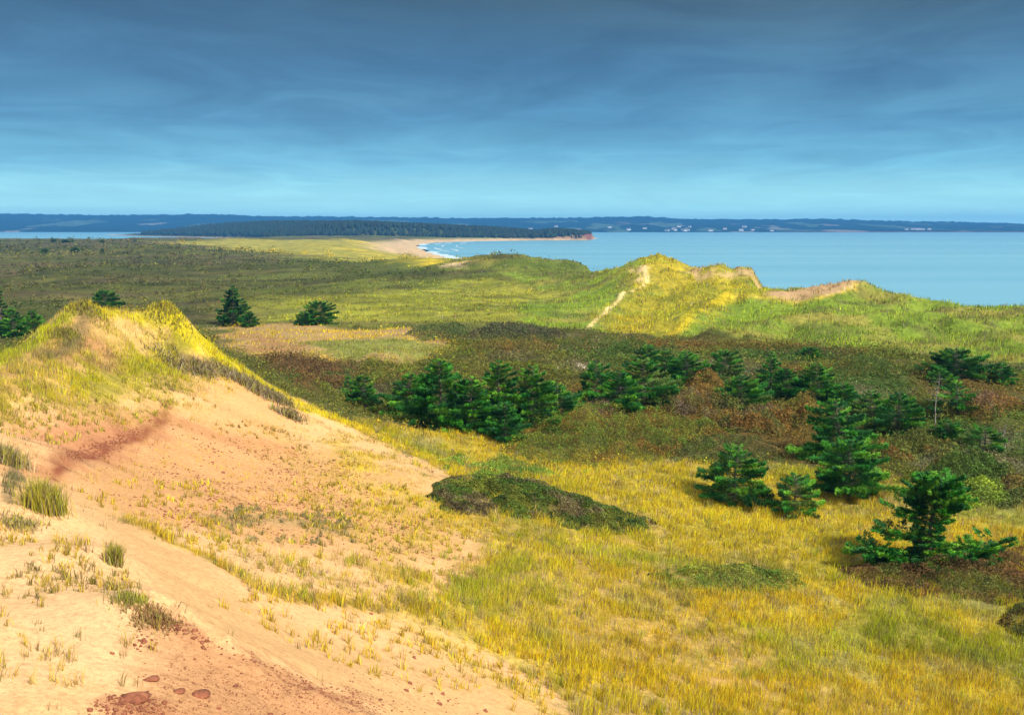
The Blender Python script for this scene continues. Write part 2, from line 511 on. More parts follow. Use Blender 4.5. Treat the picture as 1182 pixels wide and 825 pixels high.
def line(pts, wpx, soft=1.0):
    """mask along a photo polyline, width in photo pixels as seen at that spot"""
    q = []
    for p in pts:
        x, y = hit(*p)
        q.append((math.atan2(x, y), math.log(math.hypot(x, y))))
    d = np.full(X.shape, 1e9)
    j0, j1 = np.searchsorted(LR, [min(a[1] for a in q) - .3, max(a[1] for a in q) + .3])
    sl = slice(max(j0, 0), j1 + 1)
    for (a0, b0), (a1, b1) in zip(q[:-1], q[1:]):
        ex, ey = a1 - a0, b1 - b0
        L = ex * ex + ey * ey + 1e-12
        t = np.clip(((PG[sl] - a0) * ex + (LG[sl] - b0) * ey) / L, 0, 1)
        d[sl] = np.minimum(d[sl], np.hypot(PG[sl] - a0 - t * ex, LG[sl] - b0 - t * ey))
    ww = wpx / F
    return 1 - sstep(ww * (1 - .6 * soft), ww * (1 + .6 * soft), d + ww * .8 * nz2)


# ---- far plain: dark heath on the left, paler grass to the right
g_r = sstep(-0.30, -0.02, U + 0.12 * nz1) * sstep(110, 200, RG)
fields(g_r * 0.9, (.11, .15, .022), (.24, .26, .02), 0.9, 0.1)
band1 = fbm(X / 70, Y / 30, 141, 5)
fields(sstep(0.0, .3, fbm(PG * 7, LG * 30, 143, 5)) * (RG > 110) * .7, (0.085, 0.060, 0.034), (.085, .062, .034))
fields(sstep(0.02, .25, fbm(PG * 9, LG * 42, 149, 5)) * (RG > 110) * .8, (0.045, 0.052, 0.014), (.055, .065, .014), .3, .8)
fields(sstep(0.1, 0.5, fbm(PG * 14, LG * 44, 12, 4)) * sstep(110, 150, RG) * .6 * (.35 + .65 * sstep(-.3, -.05, U)), (0.15, 0.17, 0.025), (.22, .24, .025), .8, .2)
fields(pmask([(180, 279), (400, 278), (470, 279), (500, 300), (555, 305), (600, 318), (480, 306), (390, 301), (330, 292), (250, 284)], .03), (0.27, 0.25, 0.045), YEL, 1, 0)
fields(pmask([(390, 280), (430, 280), (500, 300), (540, 306), (480, 302)], .03) * sstep(-.2, .3, nz1) * .7, GOLD, GOLD)
fields(pmask([(340, 302), (420, 303), (520, 314), (640, 318), (600, 327), (470, 325), (380, 320)], .03) * .8, HEA, DGR, .3, .8)
fields(pmask([(420, 335), (560, 325), (690, 325), (690, 350), (640, 375), (480, 372), (300, 372), (300, 350)], .05, .06) * .8, (0.32, 0.32, 0.035), (.48, .48, .02), 1, 0)
fields(sstep(-.05, .35, fbm(PG * 22, LG * 60, 19, 4)) * pmask([(250, 335), (560, 318), (700, 318), (660, 380), (250, 378)], .05, .06) * .6, (.115, .12, .028), OLI)
# beaches
bw = (1 - sstep(14, 30, SD + 6 * nz2)) * (SD > -30)
bw = np.maximum(bw, (1 - sstep(28, 60, SD + 10 * nz2)) * sstep(620, 720, RG) * (RG < 1500) * (X > -300) * (X < 200))
fields(bw, (0.47, 0.34, 0.19), (0.5, 0.33, 0.2), 0, 0)
fields(pmask([(508, 304), (530, 300), (548, 304), (540, 310), (512, 309)], .01) * .8, PALE, PALE, 0, 0)
# headland soil
fields(hm * (SD > 5), (0.030, 0.05, 0.018), DGR, 0, 0)
fields(cliff * (SD < 22) * (SD > 1), (0.16, 0.06, 0.04), RED, 0, 0)
fields(hm * (1 - cliff) * (1 - sstep(6, 12, SD)) * (SD > 0), (0.3, 0.2, 0.12), RED, 0, 0)
fields(sstep(.05, .3, hmk) * (RG > 110) * (RG < 420) * .65 * (1 - .5 * g_r), (.055, .068, .016), (.07, .085, .016), .4, .8)  # darker heath on the hummocks, tied to height to stand in for weak shading
# ---- right-hand ridge
rid = pmask([(565, 308), (605, 298), (652, 299), (690, 318), (725, 304), (755, 290), (835, 304), (876, 312), (900, 333), (990, 321), (1060, 342), (1130, 354), (1182, 352), (1650, 352),
             (1650, 432), (1182, 422), (1080, 412), (960, 401), (860, 391), (775, 385), (668, 384), (600, 372), (600, 350), (660, 335)], .008, .012)
back = sstep(0.02, .2, U) * (SD > 25) * (RG > 150)
rid = np.maximum(rid, back * (RG < 420))
fields(rid, (0.17, 0.24, 0.026), (0.30, 0.40, 0.020), 1, 0, .5)
fields(rid * sstep(-.1, .4, fbm(X / 7, Y / 5, 71, 4)) * .75, (0.26, 0.22, 0.05), (0.30, 0.27, 0.04))
fields(rid * sstep(0.1, .45, fbm(X / 3, Y / 2.4, 73, 3)) * .6, (0.10, 0.10, 0.03), (.12, .12, .03))
fields(pmask([(556, 312), (580, 300), (605, 297), (652, 298), (690, 318), (640, 322), (600, 316)], .008, .01) * .8, (.085, .11, .02), (.13, .18, .018), 1, .2)
gold = pmask([(715, 308), (755, 290), (800, 302), (876, 312), (876, 330), (905, 345), (840, 342), (812, 356), (785, 384), (672, 384), (737, 335), (728, 320)], .02, .05)
fields(gold * .85, (0.36, 0.29, 0.022), (.56, .44, .012), 1, 0)
fields(gold * sstep(0, .35, fbm(X / 8, Y / 6, 74, 3)) * .6, (.26, .28, .03), (.38, .42, .02))
fields(gold * sstep(0.05, .4, fbm(X / 3, Y / 2.4, 75, 3)) * .7, (0.16, 0.17, 0.02), YGR)
fields(line([(840, 340), (870, 342), (905, 346), (945, 344), (985, 333), (1006, 326)], 4, 1.5) * .8, (.55, .42, .05), (.62, .50, .02), 1, 0)
fields(line([(840, 340), (812, 354), (792, 372), (776, 385)], 6, 1.5) * .5, GOLD, (.62, .48, .02), 1, 0)
fields(pmask([(885, 341), (925, 333), (995, 323), (1000, 327), (945, 342), (905, 346)], .006, .01), (0.38, 0.25, 0.13), STRAW, .35, 0)
fields(line([(668, 383), (700, 360), (736, 333), (747, 326), (746, 316), (740, 307)], 2.4), (.62, .47, .2), GOLD, 0, 0)
fields(pmask([(724, 308), (742, 308), (746, 326), (736, 324), (734, 314)], .006, .012), (.62, .45, .22), GOLD, 0, 0)
fields(pmask([(795, 318), (840, 306), (876, 314), (874, 326), (845, 322), (812, 322)], .005, .02) * sstep(-.25, .15, fbm(X / 5, Y / 4, 193, 4)) * .9, (.46, .31, .15), STRAW, .3, 0)
fields(line([(851, 309), (872, 310), (876, 316)], 4), (.17, .10, .05), BRN, .6, 0)
fields(line([(848, 307), (870, 308)], 3), (.16, .09, .04), BRN, .5, 0)
fields(line([(915, 346), (950, 342), (985, 331)], 1.1), (.5, .36, .2), GOLD, 0, 0)
fields(pmask([(744, 292), (765, 291), (772, 296), (748, 298)], .004, .02) * .7, (.10, .08, .02), DGR)
# ---- middle swale: bayberry and rose heath
sw = pmask([(300, 412), (330, 405), (420, 420), (520, 405), (480, 378), (600, 378), (780, 388), (960, 404), (1182, 423), (1650, 430), (1650, 585), (1182, 592), (1100, 575), (960, 540), (860, 535), (760, 532),
            (640, 542), (590, 520), (560, 500), (480, 497), (440, 478), (398, 470), (350, 445)], .012, .02)
fields(sw, (0.075, 0.072, 0.016), (0.135, 0.15, 0.014), .04, 1)
vv = fbm(X / 7, Y / 7, 81, 4)
fields(sw * sstep(0.0, .35, vv) * .8, (.10, .065, .018), (.17, .09, .018))
fields(sw * sstep(0.05, .35, fbm(X / 9, Y / 9, 83, 4)), (.06, .085, .016), (.06, .115, .014))
fields(sw * sstep(0.15, .4, fbm(X / 6, Y / 6, 85, 4)) * .45, (.16, .13, .09), (.19, .15, .09))
fields(line([(640, 426), (668, 424), (690, 428), (722, 430)], 1.3) * .8, (.55, .47, .38), GRN, .2, .2)
fields(pmask([(255, 375), (330, 373), (480, 378), (522, 402), (470, 418), (400, 420), (330, 408), (300, 412), (262, 398)], .012, .03), (.33, .22, .09), YEL, .5, 0, .3)
fields(pmask([(345, 395), (460, 390), (515, 404), (470, 417), (400, 416)], .012, .03), (.21, .22, .05), (.28, .29, .05), 1, 0, .3)
fields(pmask([(262, 385), (330, 392), (350, 402), (300, 410)], .012, .03) * .7, (.28, .14, .06), STRAW, .4, 0)
fields(pmask([(308, 413), (345, 410), (410, 424), (400, 440), (350, 440), (315, 425)], .012), (.11, .065, .025), (.13, .075, .025), .1, 1)
fields(pmask([(0, 385), (60, 375), (60, 350), (0, 345)], .03), HEA, DGR, .2, 1)
# ---- yellow field in the lower right
fl = pmask([(430, 490), (560, 495), (600, 525), (640, 545), (760, 530), (860, 535), (960, 545), (1100, 570), (1650, 590), (1650, 900), (680, 900), (640, 800), (560, 745), (450, 706), (330, 690),
            (235, 640), (300, 640), (450, 650), (545, 640), (545, 600), (520, 565), (430, 520)], .02, .05)
fields(fl, (0.36, 0.28, 0.035), YEL, 1, 0, .36)
gv = fbm(X / 4, Y / 3.2, 87, 4)
fields(fl * sstep(-0.08, .3, gv) * .85, (.20, .19, .03), YGR)
fields(fl * sstep(.05, .4, fbm(X / 2.2, Y / 2.2, 89, 3)) * .55, (.28, .25, .10), (.40, .36, .08))
fields(pmask([(600, 520), (760, 528), (860, 540), (1000, 600), (900, 650), (700, 620), (640, 560)], .05), (.38, .29, .04), (.66, .50, .015), 1, 0)
fields(pmask([(1080, 555), (1182, 560), (1182, 600), (1100, 600)], .03), (.25, .26, .05), (.30, .33, .05), 1, 0)
fields(pmask([(560, 700), (660, 640), (760, 660), (720, 690), (860, 720), (900, 760), (780, 800), (700, 780)], .05, .09) * .6, (.46, .27, .10), YEL, .6)
fields(pmask([(640, 800), (800, 770), (1000, 800), (1000, 860), (640, 880)], .05, .09) * .6, (.48, .29, .11), YEL, .6)
fields(pmask([(520, 640), (680, 575), (780, 620), (640, 680)], .05, .09) * .5, (.42, .26, .10), YGR, .6)
FLD = fl.copy()
# ---- near dune
dn = pmask([(-120, 440), (0, 414), (40, 384), (95, 348), (145, 362), (190, 352), (240, 396), (300, 436), (350, 462), (430, 500), (520, 545), (560, 600), (560, 650), (480, 700), (560, 745), (640, 800), (690, 900),
            (400, 1100), (-200, 1100), (-200, 600)], .015, .03)
dn = np.maximum(dn, (U < .1) * (RG < 9.5))
dn = np.maximum(dn, (RG < 45) * (PG < R(-27)) * (np.abs(PG) < R(170)))
fields(dn, SAND, STRAW, 0.06, 0, .2)
fields(pmask([(60, 545), (110, 500), (200, 470), (300, 490), (420, 530), (520, 580), (540, 640), (420, 640), (260, 620), (120, 590)], .05) * .75, ORANGE, YEL, .10)
fields(pmask([(200, 440), (260, 430), (340, 470), (360, 500), (300, 500), (230, 480)], .03) * .8, (.58, .31, .12), YEL, .03)
fields(line([(58, 548), (90, 522), (130, 508), (165, 495), (188, 478)], 9, 1.5) * (.3 + .55 * sstep(-.3, .2, fbm(X / 1.1, Y / 1.1, 203, 4))), (.22, .075, .035), RED, .0)
fields(pmask([(50, 552), (62, 520), (30, 500), (10, 482), (80, 470), (150, 476), (186, 464), (200, 476), (190, 500), (150, 520), (100, 535), (70, 556)], .025, .04) * .75, (.38, .16, .075), RED, .06)
fields(line([(192, 468), (190, 484), (165, 503), (125, 518), (80, 535), (55, 556)], 5, 1.5) * (.35 + .6 * sstep(-.25, .15, fbm(X / .7, Y / .7, 199, 4))), (.20, .055, .028), RED, .02)  # red soil edge, darkened in colour to stand in for the shaded lip
fields(line([(190, 480), (250, 505), (330, 520)], 14) * .4, (.34, .14, .06), RED, .0)
up = pmask([(-60, 440), (40, 392), (95, 352), (190, 356), (250, 410), (220, 440), (190, 465), (100, 475), (0, 480)], .04)
fields(up, (.50, .34, .10), (.54, .47, .02), .95, 0, .42)
fields(up * sstep(.1, .4, fbm(X / 1.6, Y / 1.6, 191, 3)) * .7, (.34, .17, .08), (.30, .20, .10), .35)
fields(up * sstep(-.1, .4, nzw) * .8, (.30, .24, .07), YEL, .8)
fields(pmask([(40, 395), (90, 352), (130, 360), (110, 400), (60, 430), (0, 450), (0, 425)], .03) * .6, (.36, .17, .07), STRAW, .35)
fields(line([(-60, 430), (0, 412), (45, 385), (70, 368)], 16), (.24, .25, .02), (.46, .46, .012), 1, 0, .4)
fields(pmask([(0, 500), (40, 520), (60, 560), (0, 560)], .03) * .3, ORANGE, STRAW, .2)
fields(line([(188, 356), (215, 380), (250, 408), (300, 440), (345, 466)], 20), (.52, .42, .02), (.78, .63, .008), 1, 0, .30)
fields(line([(85, 352), (110, 356), (145, 364), (170, 358), (192, 354)], 9), (.42, .34, .03), (.66, .54, .012), 1, 0, .30)
fields(line([(345, 466), (400, 488), (450, 506), (520, 540), (560, 570)], 17), (.50, .38, .03), (.72, .54, .008), 1, 0, .36)
fields(line([(150, 430), (200, 405), (110, 455)], 16) * .8, (.3, .26, .03), (.56, .50, .012), 1, 0, .32)
fields(line([(215, 418), (262, 428), (300, 444), (335, 468)], 7), (.20, .13, .06), (.24, .19, .09), .8, 0, .4)
fields(line([(60, 412), (88, 385), (100, 360)], 8) * .8, (.18, .13, .06), (.20, .17, .07), .8, 0, .35)
band = line([(150, 600), (190, 622), (240, 642), (300, 680), (380, 692), (480, 706), (570, 732), (640, 765), (720, 800)], 15, 1.4)
fields(band * .9, (.42, .28, .05), (.68, .48, .010), 1, 0, .3)
fields(line([(240, 600), (320, 600), (380, 612)], 22, 1.5) * .6, (.33, .23, .1), (.22, .2, .07), .35, 0, .2)
fields(pmask([(330, 520), (440, 520), (545, 580), (560, 640), (440, 660), (400, 600)], .06, .08) * .5, (.44, .28, .09), YEL, .35)
fields(line([(0, 515), (18, 540), (10, 580)], 7) * .8, (.22, .16, .08), (.2, .19, .08), .8, 0, .3)
trn = pmask([(380, 515), (440, 505), (520, 545), (600, 620), (610, 700), (700, 790), (760, 860), (640, 880), (560, 790), (480, 730), (430, 700), (470, 640), (450, 580)], .08, .08)
trn = trn * sstep(-.35, .25, fbm(X / 1.6, Y / 1.6, 195, 4))
fields(trn, (.50, .36, .08), (.66, .47, .015), .75, 0, .28)
hol = pmask([(95, 560), (180, 620), (260, 670), (340, 720), (420, 740), (560, 780), (640, 830), (470, 830), (400, 795), (250, 735), (195, 690), (150, 640)], .02, .03)
fields(hol * .8, (.56, .33, .14), STRAW, .01)
fields(pmask([(110, 810), (150, 798), (185, 806), (200, 830), (120, 840)], .02, .03) * .7, (.33, .12, .06), RED, .02)
fields(pmask([(150, 735), (165, 712), (190, 700), (235, 728), (225, 742), (190, 728)], .012, .02) * .8, (.28, .11, .055), RED, .03)
fields(pmask([(150, 740), (190, 702), (240, 738), (420, 805), (470, 900), (180, 900)], .03, .05) * .75, (.36, .17, .075), RED, .01)
fields(pmask([(0, 600), (100, 620), (180, 700), (150, 790), (0, 800)], .06) * .8, (.60, .38, .19), STRAW, .10)
SHRUB_OUT = [
    [(500, 575), (512, 556), (560, 549), (610, 556), (660, 572), (715, 588), (768, 603), (740, 614), (690, 617), (640, 606), (580, 596), (520, 592)],
    [(584, 512), (600, 492), (650, 480), (720, 482), (800, 492), (850, 500), (830, 522), (760, 534), (690, 540), (620, 534), (590, 525)],
    [(748, 665), (780, 654), (850, 656), (915, 664), (925, 676), (870, 686), (800, 682), (755, 676)],
    [(968, 655), (1010, 648), (1080, 650), (1150, 640), (1190, 630), (1215, 700), (1150, 698), (1070, 690), (1000, 680), (975, 668)],
    [(1148, 720), (1170, 704), (1215, 700), (1220, 745), (1175, 742)],
    [(1100, 582), (1105, 566), (1135, 560), (1160, 566), (1165, 582), (1130, 590)],
    [(1150, 588), (1158, 560), (1200, 545), (1230, 590)],
    [(540, 552), (548, 535), (580, 526), (625, 538), (640, 550), (600, 560)],
    [(505, 535), (520, 524), (545, 530), (540, 540), (515, 542)],
    [(645, 490), (660, 474), (700, 474), (722, 486), (700, 496), (660, 498)],
    [(535, 388), (570, 379), (620, 381), (655, 388), (640, 396), (560, 396)],
    [(470, 386), (500, 378), (538, 380), (545, 390), (490, 394)],
    [(750, 520), (770, 505), (850, 505), (900, 515), (905, 530), (860, 540), (780, 535)]]
for o_ in SHRUB_OUT:
    fields(pmask(o_, .014, .03) * .6, (.08, .07, .025), None, .04, 0)
GDn = np.clip(GD, 0, 1)


def sample(field, x, y):
    ph = np.arctan2(x, y); lr = np.log(np.maximum(np.hypot(x, y), 1.51))
    i = np.clip(np.searchsorted(PHI, ph), 0, NP_ - 1)
    j = np.clip(np.searchsorted(LR, lr), 0, NR - 1)
    return field[j, i]


# ------------------------------------------------------------------ mesh helpers
def make_mesh(name, verts, faces=None, tris=None, mats=(), col=None, parent=None, smooth=False, attrs=None):
    me = bpy.data.meshes.new(name)
    verts = np.asarray(verts, np.float32)
    me.vertices.add(len(verts))
    me.vertices.foreach_set('co', verts.ravel())
    arr = np.asarray(faces if faces is not None else tris, np.int32)
    k = arr.shape[1]
    me.loops.add(arr.size)
    me.loops.foreach_set('vertex_index', arr.ravel())
    me.polygons.add(len(arr))
    me.polygons.foreach_set('loop_start', np.arange(0, arr.size, k, dtype=np.int32))
    me.polygons.foreach_set('loop_total', np.full(len(arr), k, np.int32))
    if smooth:
        me.polygons.foreach_set('use_smooth', np.ones(len(arr), bool))
    me.update(calc_edges=True)
    if col is not None:
        c4 = np.ones((len(verts), 4), np.float32)
        c4[:, :3] = col
        ca = me.color_attributes.new('tint', 'FLOAT_COLOR', 'POINT')
        ca.data.foreach_set('color', c4.ravel())
    for k2, v in (attrs or {}).items():
        at = me.attributes.new(k2, 'FLOAT', 'POINT')
        at.data.foreach_set('value', np.asarray(v, np.float32).ravel())
    for m in mats:
        me.materials.append(m)
    o = bpy.data.objects.new(name, me)
    COL.objects.link(o)
    if parent:
        o.parent = parent
    return o


def tag(o, label=None, cat=None, group=None, kind=None):
    if label: o['label'] = label
    if cat: o['category'] = cat
    if group: o['group'] = group
    if kind: o['kind'] = kind
    return o


def empty(name, loc):
    o = bpy.data.objects.new(name, None)
    o.location = loc
    o.empty_display_size = 0.3
    COL.objects.link(o)
    return o


def new_mat(name):
    m = bpy.data.materials.new(name)
    m.use_nodes = True
    t = m.node_tree
    b = t.nodes['Principled BSDF']
    b.inputs['Specular IOR Level'].default_value = 0.25
    b.inputs['Roughness'].default_value = 0.85
    return m, t, b


def tnoise(t, scale, detail=4, rough=.55, vec=None, dist=0):
    n = N(t, 'ShaderNodeTexNoise')
    n.inputs['Scale'].default_value = scale
    n.inputs['Detail'].default_value = detail
    n.inputs['Roughness'].default_value = rough
    n.inputs['Distortion'].default_value = dist
    if vec is not None:
        t.links.new(vec, n.inputs[0])
    return n.outputs[0]


# ground material
gm, t, b = new_mat('dune_ground')
pos = N(t, 'ShaderNodeNewGeometry').outputs['Position']
att = N(t, 'ShaderNodeAttribute', attribute_name='tint').outputs['Color']
veg = N(t, 'ShaderNodeAttribute', attribute_name='veg').outputs['Fac']
dst = N(t, 'ShaderNodeAttribute', attribute_name='far').outputs['Fac']   # 0 near dune .. 1 far plain
n1 = tnoise(t, 9, 6, .65, pos)
n2 = tnoise(t, 1.1, 6, .7, pos)
n3 = tnoise(t, 0.12, 6, .65, pos)
n4 = tnoise(t, 42, 3, .6, pos)
c = mix(t, 1.0, att, ramp(t, n1, [(0.32, (0.78, 0.74, 0.70)), (0.5, (1, 1, 1)), (0.7, (1.13, 1.14, 1.16))]), 'MULTIPLY')
c = mix(t, 1.0, c, ramp(t, n4, [(0.3, (0.84, 0.80, 0.76)), (0.5, (1, 1, 1)), (0.7, (1.08, 1.1, 1.1))]), 'MULTIPLY')
vc = mix(t, 1.0, c, ramp(t, n2, [(0.30, (0.52, 0.58, 0.55)), (0.48, (0.95, 0.95, 0.95)), (0.7, (1.45, 1.38, 1.3))]), 'MULTIPLY')
c = mix(t, veg, c, vc)
fc = mix(t, 1.0, c, ramp(t, n3, [(0.34, (0.60, 0.66, 0.62)), (0.5, (1, 1, 1)), (0.66, (1.4, 1.3, 1.25))]), 'MULTIPLY')
c = mix(t, dst, c, fc)
t.links.new(c, b.inputs['Base Color'])
b.inputs['Roughness'].default_value = 0.95
b.inputs['Specular IOR Level'].default_value = 0.1
bp = N(t, 'ShaderNodeBump')
bp.inputs['Strength'].default_value = 0.55
bp.inputs['Distance'].default_value = 0.06
wv_ = N(t, 'ShaderNodeTexWave', wave_type='BANDS', bands_direction='Y')
wv_.inputs['Scale'].default_value = 2.6
wv_.inputs['Distortion'].default_value = 7.0
wv_.inputs['Detail'].default_value = 3
wv_.inputs['Detail Scale'].default_value = 0.6
t.links.new(pos, wv_.inputs[0])
rip = math_(t, 'MULTIPLY', math_(t, 'MULTIPLY', wv_.outputs[1], ramp(t, n3, [(.42, (0, 0, 0)), (.6, (.16, .16, .16))])), math_(t, 'SUBTRACT', 1.0, veg, True))
t.links.new(math_(t, 'ADD', rip, math_(t, 'ADD', math_(t, 'MULTIPLY', n1, 1.0), math_(t, 'MULTIPLY', n4, .5))), bp.inputs['Height'])
bp2 = N(t, 'ShaderNodeBump')
bp2.inputs['Distance'].default_value = 0.8
t.links.new(math_(t, 'MULTIPLY', veg, 0.7), bp2.inputs['Strength'])
t.links.new(n2, bp2.inputs['Height'])
t.links.new(bp.outputs[0], bp2.inputs['Normal'])
t.links.new(bp2.outputs[0], b.inputs['Normal'])

idx = np.arange(NP_ * NR).reshape(NR, NP_)
nxt = np.roll(idx, -1, axis=1)
fq = np.stack([idx[:-1], nxt[:-1], nxt[1:], idx[1:]], -1).reshape(-1, 4)[:, ::-1]
cen = len(idx.ravel())
V = np.stack([X.ravel(), Y.ravel(), Z.ravel()], -1)
veg_a = np.clip(np.maximum(GDn * 0.9, HD), 0, 1)
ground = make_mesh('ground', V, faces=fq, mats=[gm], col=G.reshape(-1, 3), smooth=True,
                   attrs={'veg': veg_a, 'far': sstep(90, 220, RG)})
tag(ground, 'rolling sand dune land with grass, heath and a sandy beach along the bay', 'ground', kind='structure')
# close the hole under the viewer
ring = np.arange(0, NP_)
cv = np.vstack([V[ring], [[0, 0, V[ring, 2].mean()]]])
patch = make_mesh('sand_ground', cv, tris=np.stack([np.arange(NP_), np.roll(np.arange(NP_), -1), np.full(NP_, NP_)], -1)[:, ::-1], mats=[gm], col=np.tile(SAND, (NP_ + 1, 1)), smooth=True,
                  attrs={'veg': np.zeros(NP_ + 1), 'far': np.zeros(NP_ + 1)})
tag(patch, 'bare sand on the dune top under the viewpoint', 'ground', kind='structure')

# ------------------------------------------------------------------ sea
wm, t, b = new_mat('sea_water')
b.inputs['Base Color'].default_value = (0.10, 0.30, 0.42, 1)
b.inputs['Roughness'].default_value = 0.22
b.inputs['IOR'].default_value = 1.33
b.inputs['Specular IOR Level'].default_value = 0.5
pos = N(t, 'ShaderNodeNewGeometry').outputs['Position']
mp = N(t, 'ShaderNodeMapping')
mp.inputs['Scale'].default_value = (0.25, 1, 1)
t.links.new(pos, mp.inputs[0])
w1 = tnoise(t, 0.35, 5, .6, mp.outputs[0])
mp2 = N(t, 'ShaderNodeMapping')
mp2.inputs['Scale'].default_value = (0.0012, 0.012, 1)
t.links.new(pos, mp2.inputs[0])
w2 = tnoise(t, 1.0, 4, .55, mp2.outputs[0])
bp = N(t, 'ShaderNodeBump')
bp.inputs['Strength'].default_value = 0.25
bp.inputs['Distance'].default_value = 0.5
t.links.new(w1, bp.inputs['Height'])
t.links.new(bp.outputs[0], b.inputs['Normal'])
t.links.new(ramp(t, w2, [(0.3, (0.14, 0.35, 0.44)), (0.7, (0.20, 0.42, 0.49))]), b.inputs['Base Color'])
sn = 72
sa = np.linspace(0, 2 * math.pi, sn, endpoint=False)
rr_ = np.array([40, 150, 400, 1000, 2500, 4500, 6800.])
sv = [(0, 0, 0)] + [(r_ * math.cos(a), r_ * math.sin(a), 0) for r_ in rr_ for a in sa]
st = [(0, 1 + i, 1 + (i + 1) % sn) for i in range(sn)]
for k in range(len(rr_) - 1):
    for i in range(sn):
        p0, p1 = 1 + k * sn + i, 1 + k * sn + (i + 1) % sn
        st += [(p0, p0 + sn, p1 + sn), (p0, p1 + sn, p1)]
seao = make_mesh('sea', sv, tris=st, mats=[wm])
tag(seao, 'calm pale blue bay water between the dunes and the far shore', 'sea', kind='structure')

# surf: breaking wave crests following the curve of the beach
fm, t, b = new_mat('foam')
b.inputs['Base Color'].default_value = (0.40, 0.50, 0.55, 1)
surf_v, surf_f = [], []
cs = coast[10:20]
seg = np.hypot(*np.diff(cs, axis=0).T)
cum = np.append(0, np.cumsum(seg))
for off, wd, ph_ in ((-1, 6.0, 0), (12, 1.6, 3), (22, 1.2, 7), (34, .9, 9)):
    ss = np.arange(0, cum[-1], 1.5)
    px_ = np.interp(ss, cum, cs[:, 0]); py_ = np.interp(ss, cum, cs[:, 1])
    k5 = np.ones(25) / 25
    px_ = np.convolve(np.pad(px_, 12, 'edge'), k5, 'valid'); py_ = np.convolve(np.pad(py_, 12, 'edge'), k5, 'valid')
    tx, ty = np.gradient(px_), np.gradient(py_)
    ll = np.hypot(tx, ty) + 1e-9
    nx, ny = ty / ll, -tx / ll
    o_ = off + 3.0 * fbm(ss / 60, ss * 0, 200 + ph_, 3)
    wdt = np.maximum(0, wd * (-.10 + 1.8 * fbm(ss / 60, ss * 0, 300 + ph_, 3)) + (1.8 if off < 5 else 0.0))
    for i in range(len(ss) - 1):
        if wdt[i] < .15 and wdt[i + 1] < .15:
            continue
        b0 = len(surf_v)
        for q in (i, i + 1):
            for s_, z_ in ((-1, .03), (-.2, .25 if off > 5 else .12), (1, .03)):
                surf_v.append((px_[q] + nx[q] * (o_[q] + s_ * wdt[q]), py_[q] + ny[q] * (o_[q] + s_ * wdt[q]), z_ + .01))
        surf_f += [(b0, b0 + 1, b0 + 4, b0 + 3), (b0 + 1, b0 + 2, b0 + 5, b0 + 4)]
surf = make_mesh('surf', surf_v, faces=surf_f, mats=[fm])
tag(surf, 'white surf lines breaking on the curved beach', 'surf', kind='stuff')

# ------------------------------------------------------------------ far shore
uu = np.linspace(-1.15, 1.15, 1500)
vv_ = np.linspace(0, 1, 60)
UU, VV = np.meshgrid(uu, vv_)
tx_ = [-300, 0, 100, 250, 300, 500, 600, 680, 740, 790, 850, 950, 1030, 1100, 1182, 1500]
ty_ = [248, 247, 248.5, 248, 250.5, 252.5, 252.5, 252, 250.5, 253.5, 254.5, 253.5, 256, 256.5, 259, 260]
D0 = 3560 + 180 * fbm(UU * 6, UU * 0, 401, 3)
DD = D0 + VV * 2600
crest = np.interp(UU, [ray(p, 262)[0] for p in tx_], [H + (262 - y) / F * 5200 for y in ty_])
prof = np.interp(VV, [0, .02, .1, .25, .5, .62, .8, 1], [-2, 3, .17 * 60, .42 * 60, .85 * 60, 60, 52, 20]) / 60
HX, HY = UU * DD, DD
fz = crest * prof + prof * (fbm(HX / 700, HY / 400, 411, 4) * 14 * (1 - VV)) + np.maximum(0, fbm(HX / 26, HY / 26, 417, 3)) * 9 * sstep(.08, .3, VV)
fz[0] = -3
hi = np.arange(UU.size).reshape(UU.shape)
hf = np.stack([hi[:-1, :-1], hi[:-1, 1:], hi[1:, 1:], hi[1:, :-1]], -1).reshape(-1, 4)
fieldn = fbm(HX / 120, HY / 420, 421, 3)
fc_ = np.zeros(UU.shape + (3,)); fc_[:] = (0.006, 0.022, 0.016)
mm = sstep(.26, .36, fieldn)[..., None] * (1 - sstep(.35, .5, VV))[..., None]
fc_ = fc_ * (1 - mm) + np.array((0.05, 0.09, 0.06)) * mm
mm = (sstep(.38, .48, fbm(HX / 160, HY / 300, 431, 3)) * (1 - sstep(.2, .4, VV)))[..., None]
fc_ = fc_ * (1 - mm) + np.array((0.16, 0.15, 0.12)) * mm
mm = (1 - sstep(.01, .03, VV))[..., None] * sstep(.2, .35, UU)[..., None] * .6
fc_ = fc_ * (1 - mm) + np.array((0.22, 0.08, 0.07)) * mm
hmt, t, b = new_mat('far_hills')
pos = N(t, 'ShaderNodeNewGeometry').outputs['Position']
att = N(t, 'ShaderNodeAttribute', attribute_name='tint').outputs['Color']
t.links.new(mix(t, 1.0, att, ramp(t, tnoise(t, .02, 6, .7, pos), [(.3, (.5, .5, .5)), (.7, (1.5, 1.5, 1.5))]), 'MULTIPLY'), b.inputs['Base Color'])
b.inputs['Roughness'].default_value = 1
b.inputs['Specular IOR Level'].default_value = 0
hills = make_mesh('hills', np.stack([HX.ravel(), HY.ravel(), fz.ravel()], -1), faces=hf, mats=[hmt], col=fc_.reshape(-1, 3), smooth=True)
tag(hills, 'low wooded hills with fields on the far side of the bay', 'hills', kind='structure')


def hill_z(u, v):
    i = int(np.clip(np.searchsorted(uu, u), 0, len(uu) - 1)); j = int(round(v * 59))
    return HX[j, i], HY[j, i], fz[j, i]


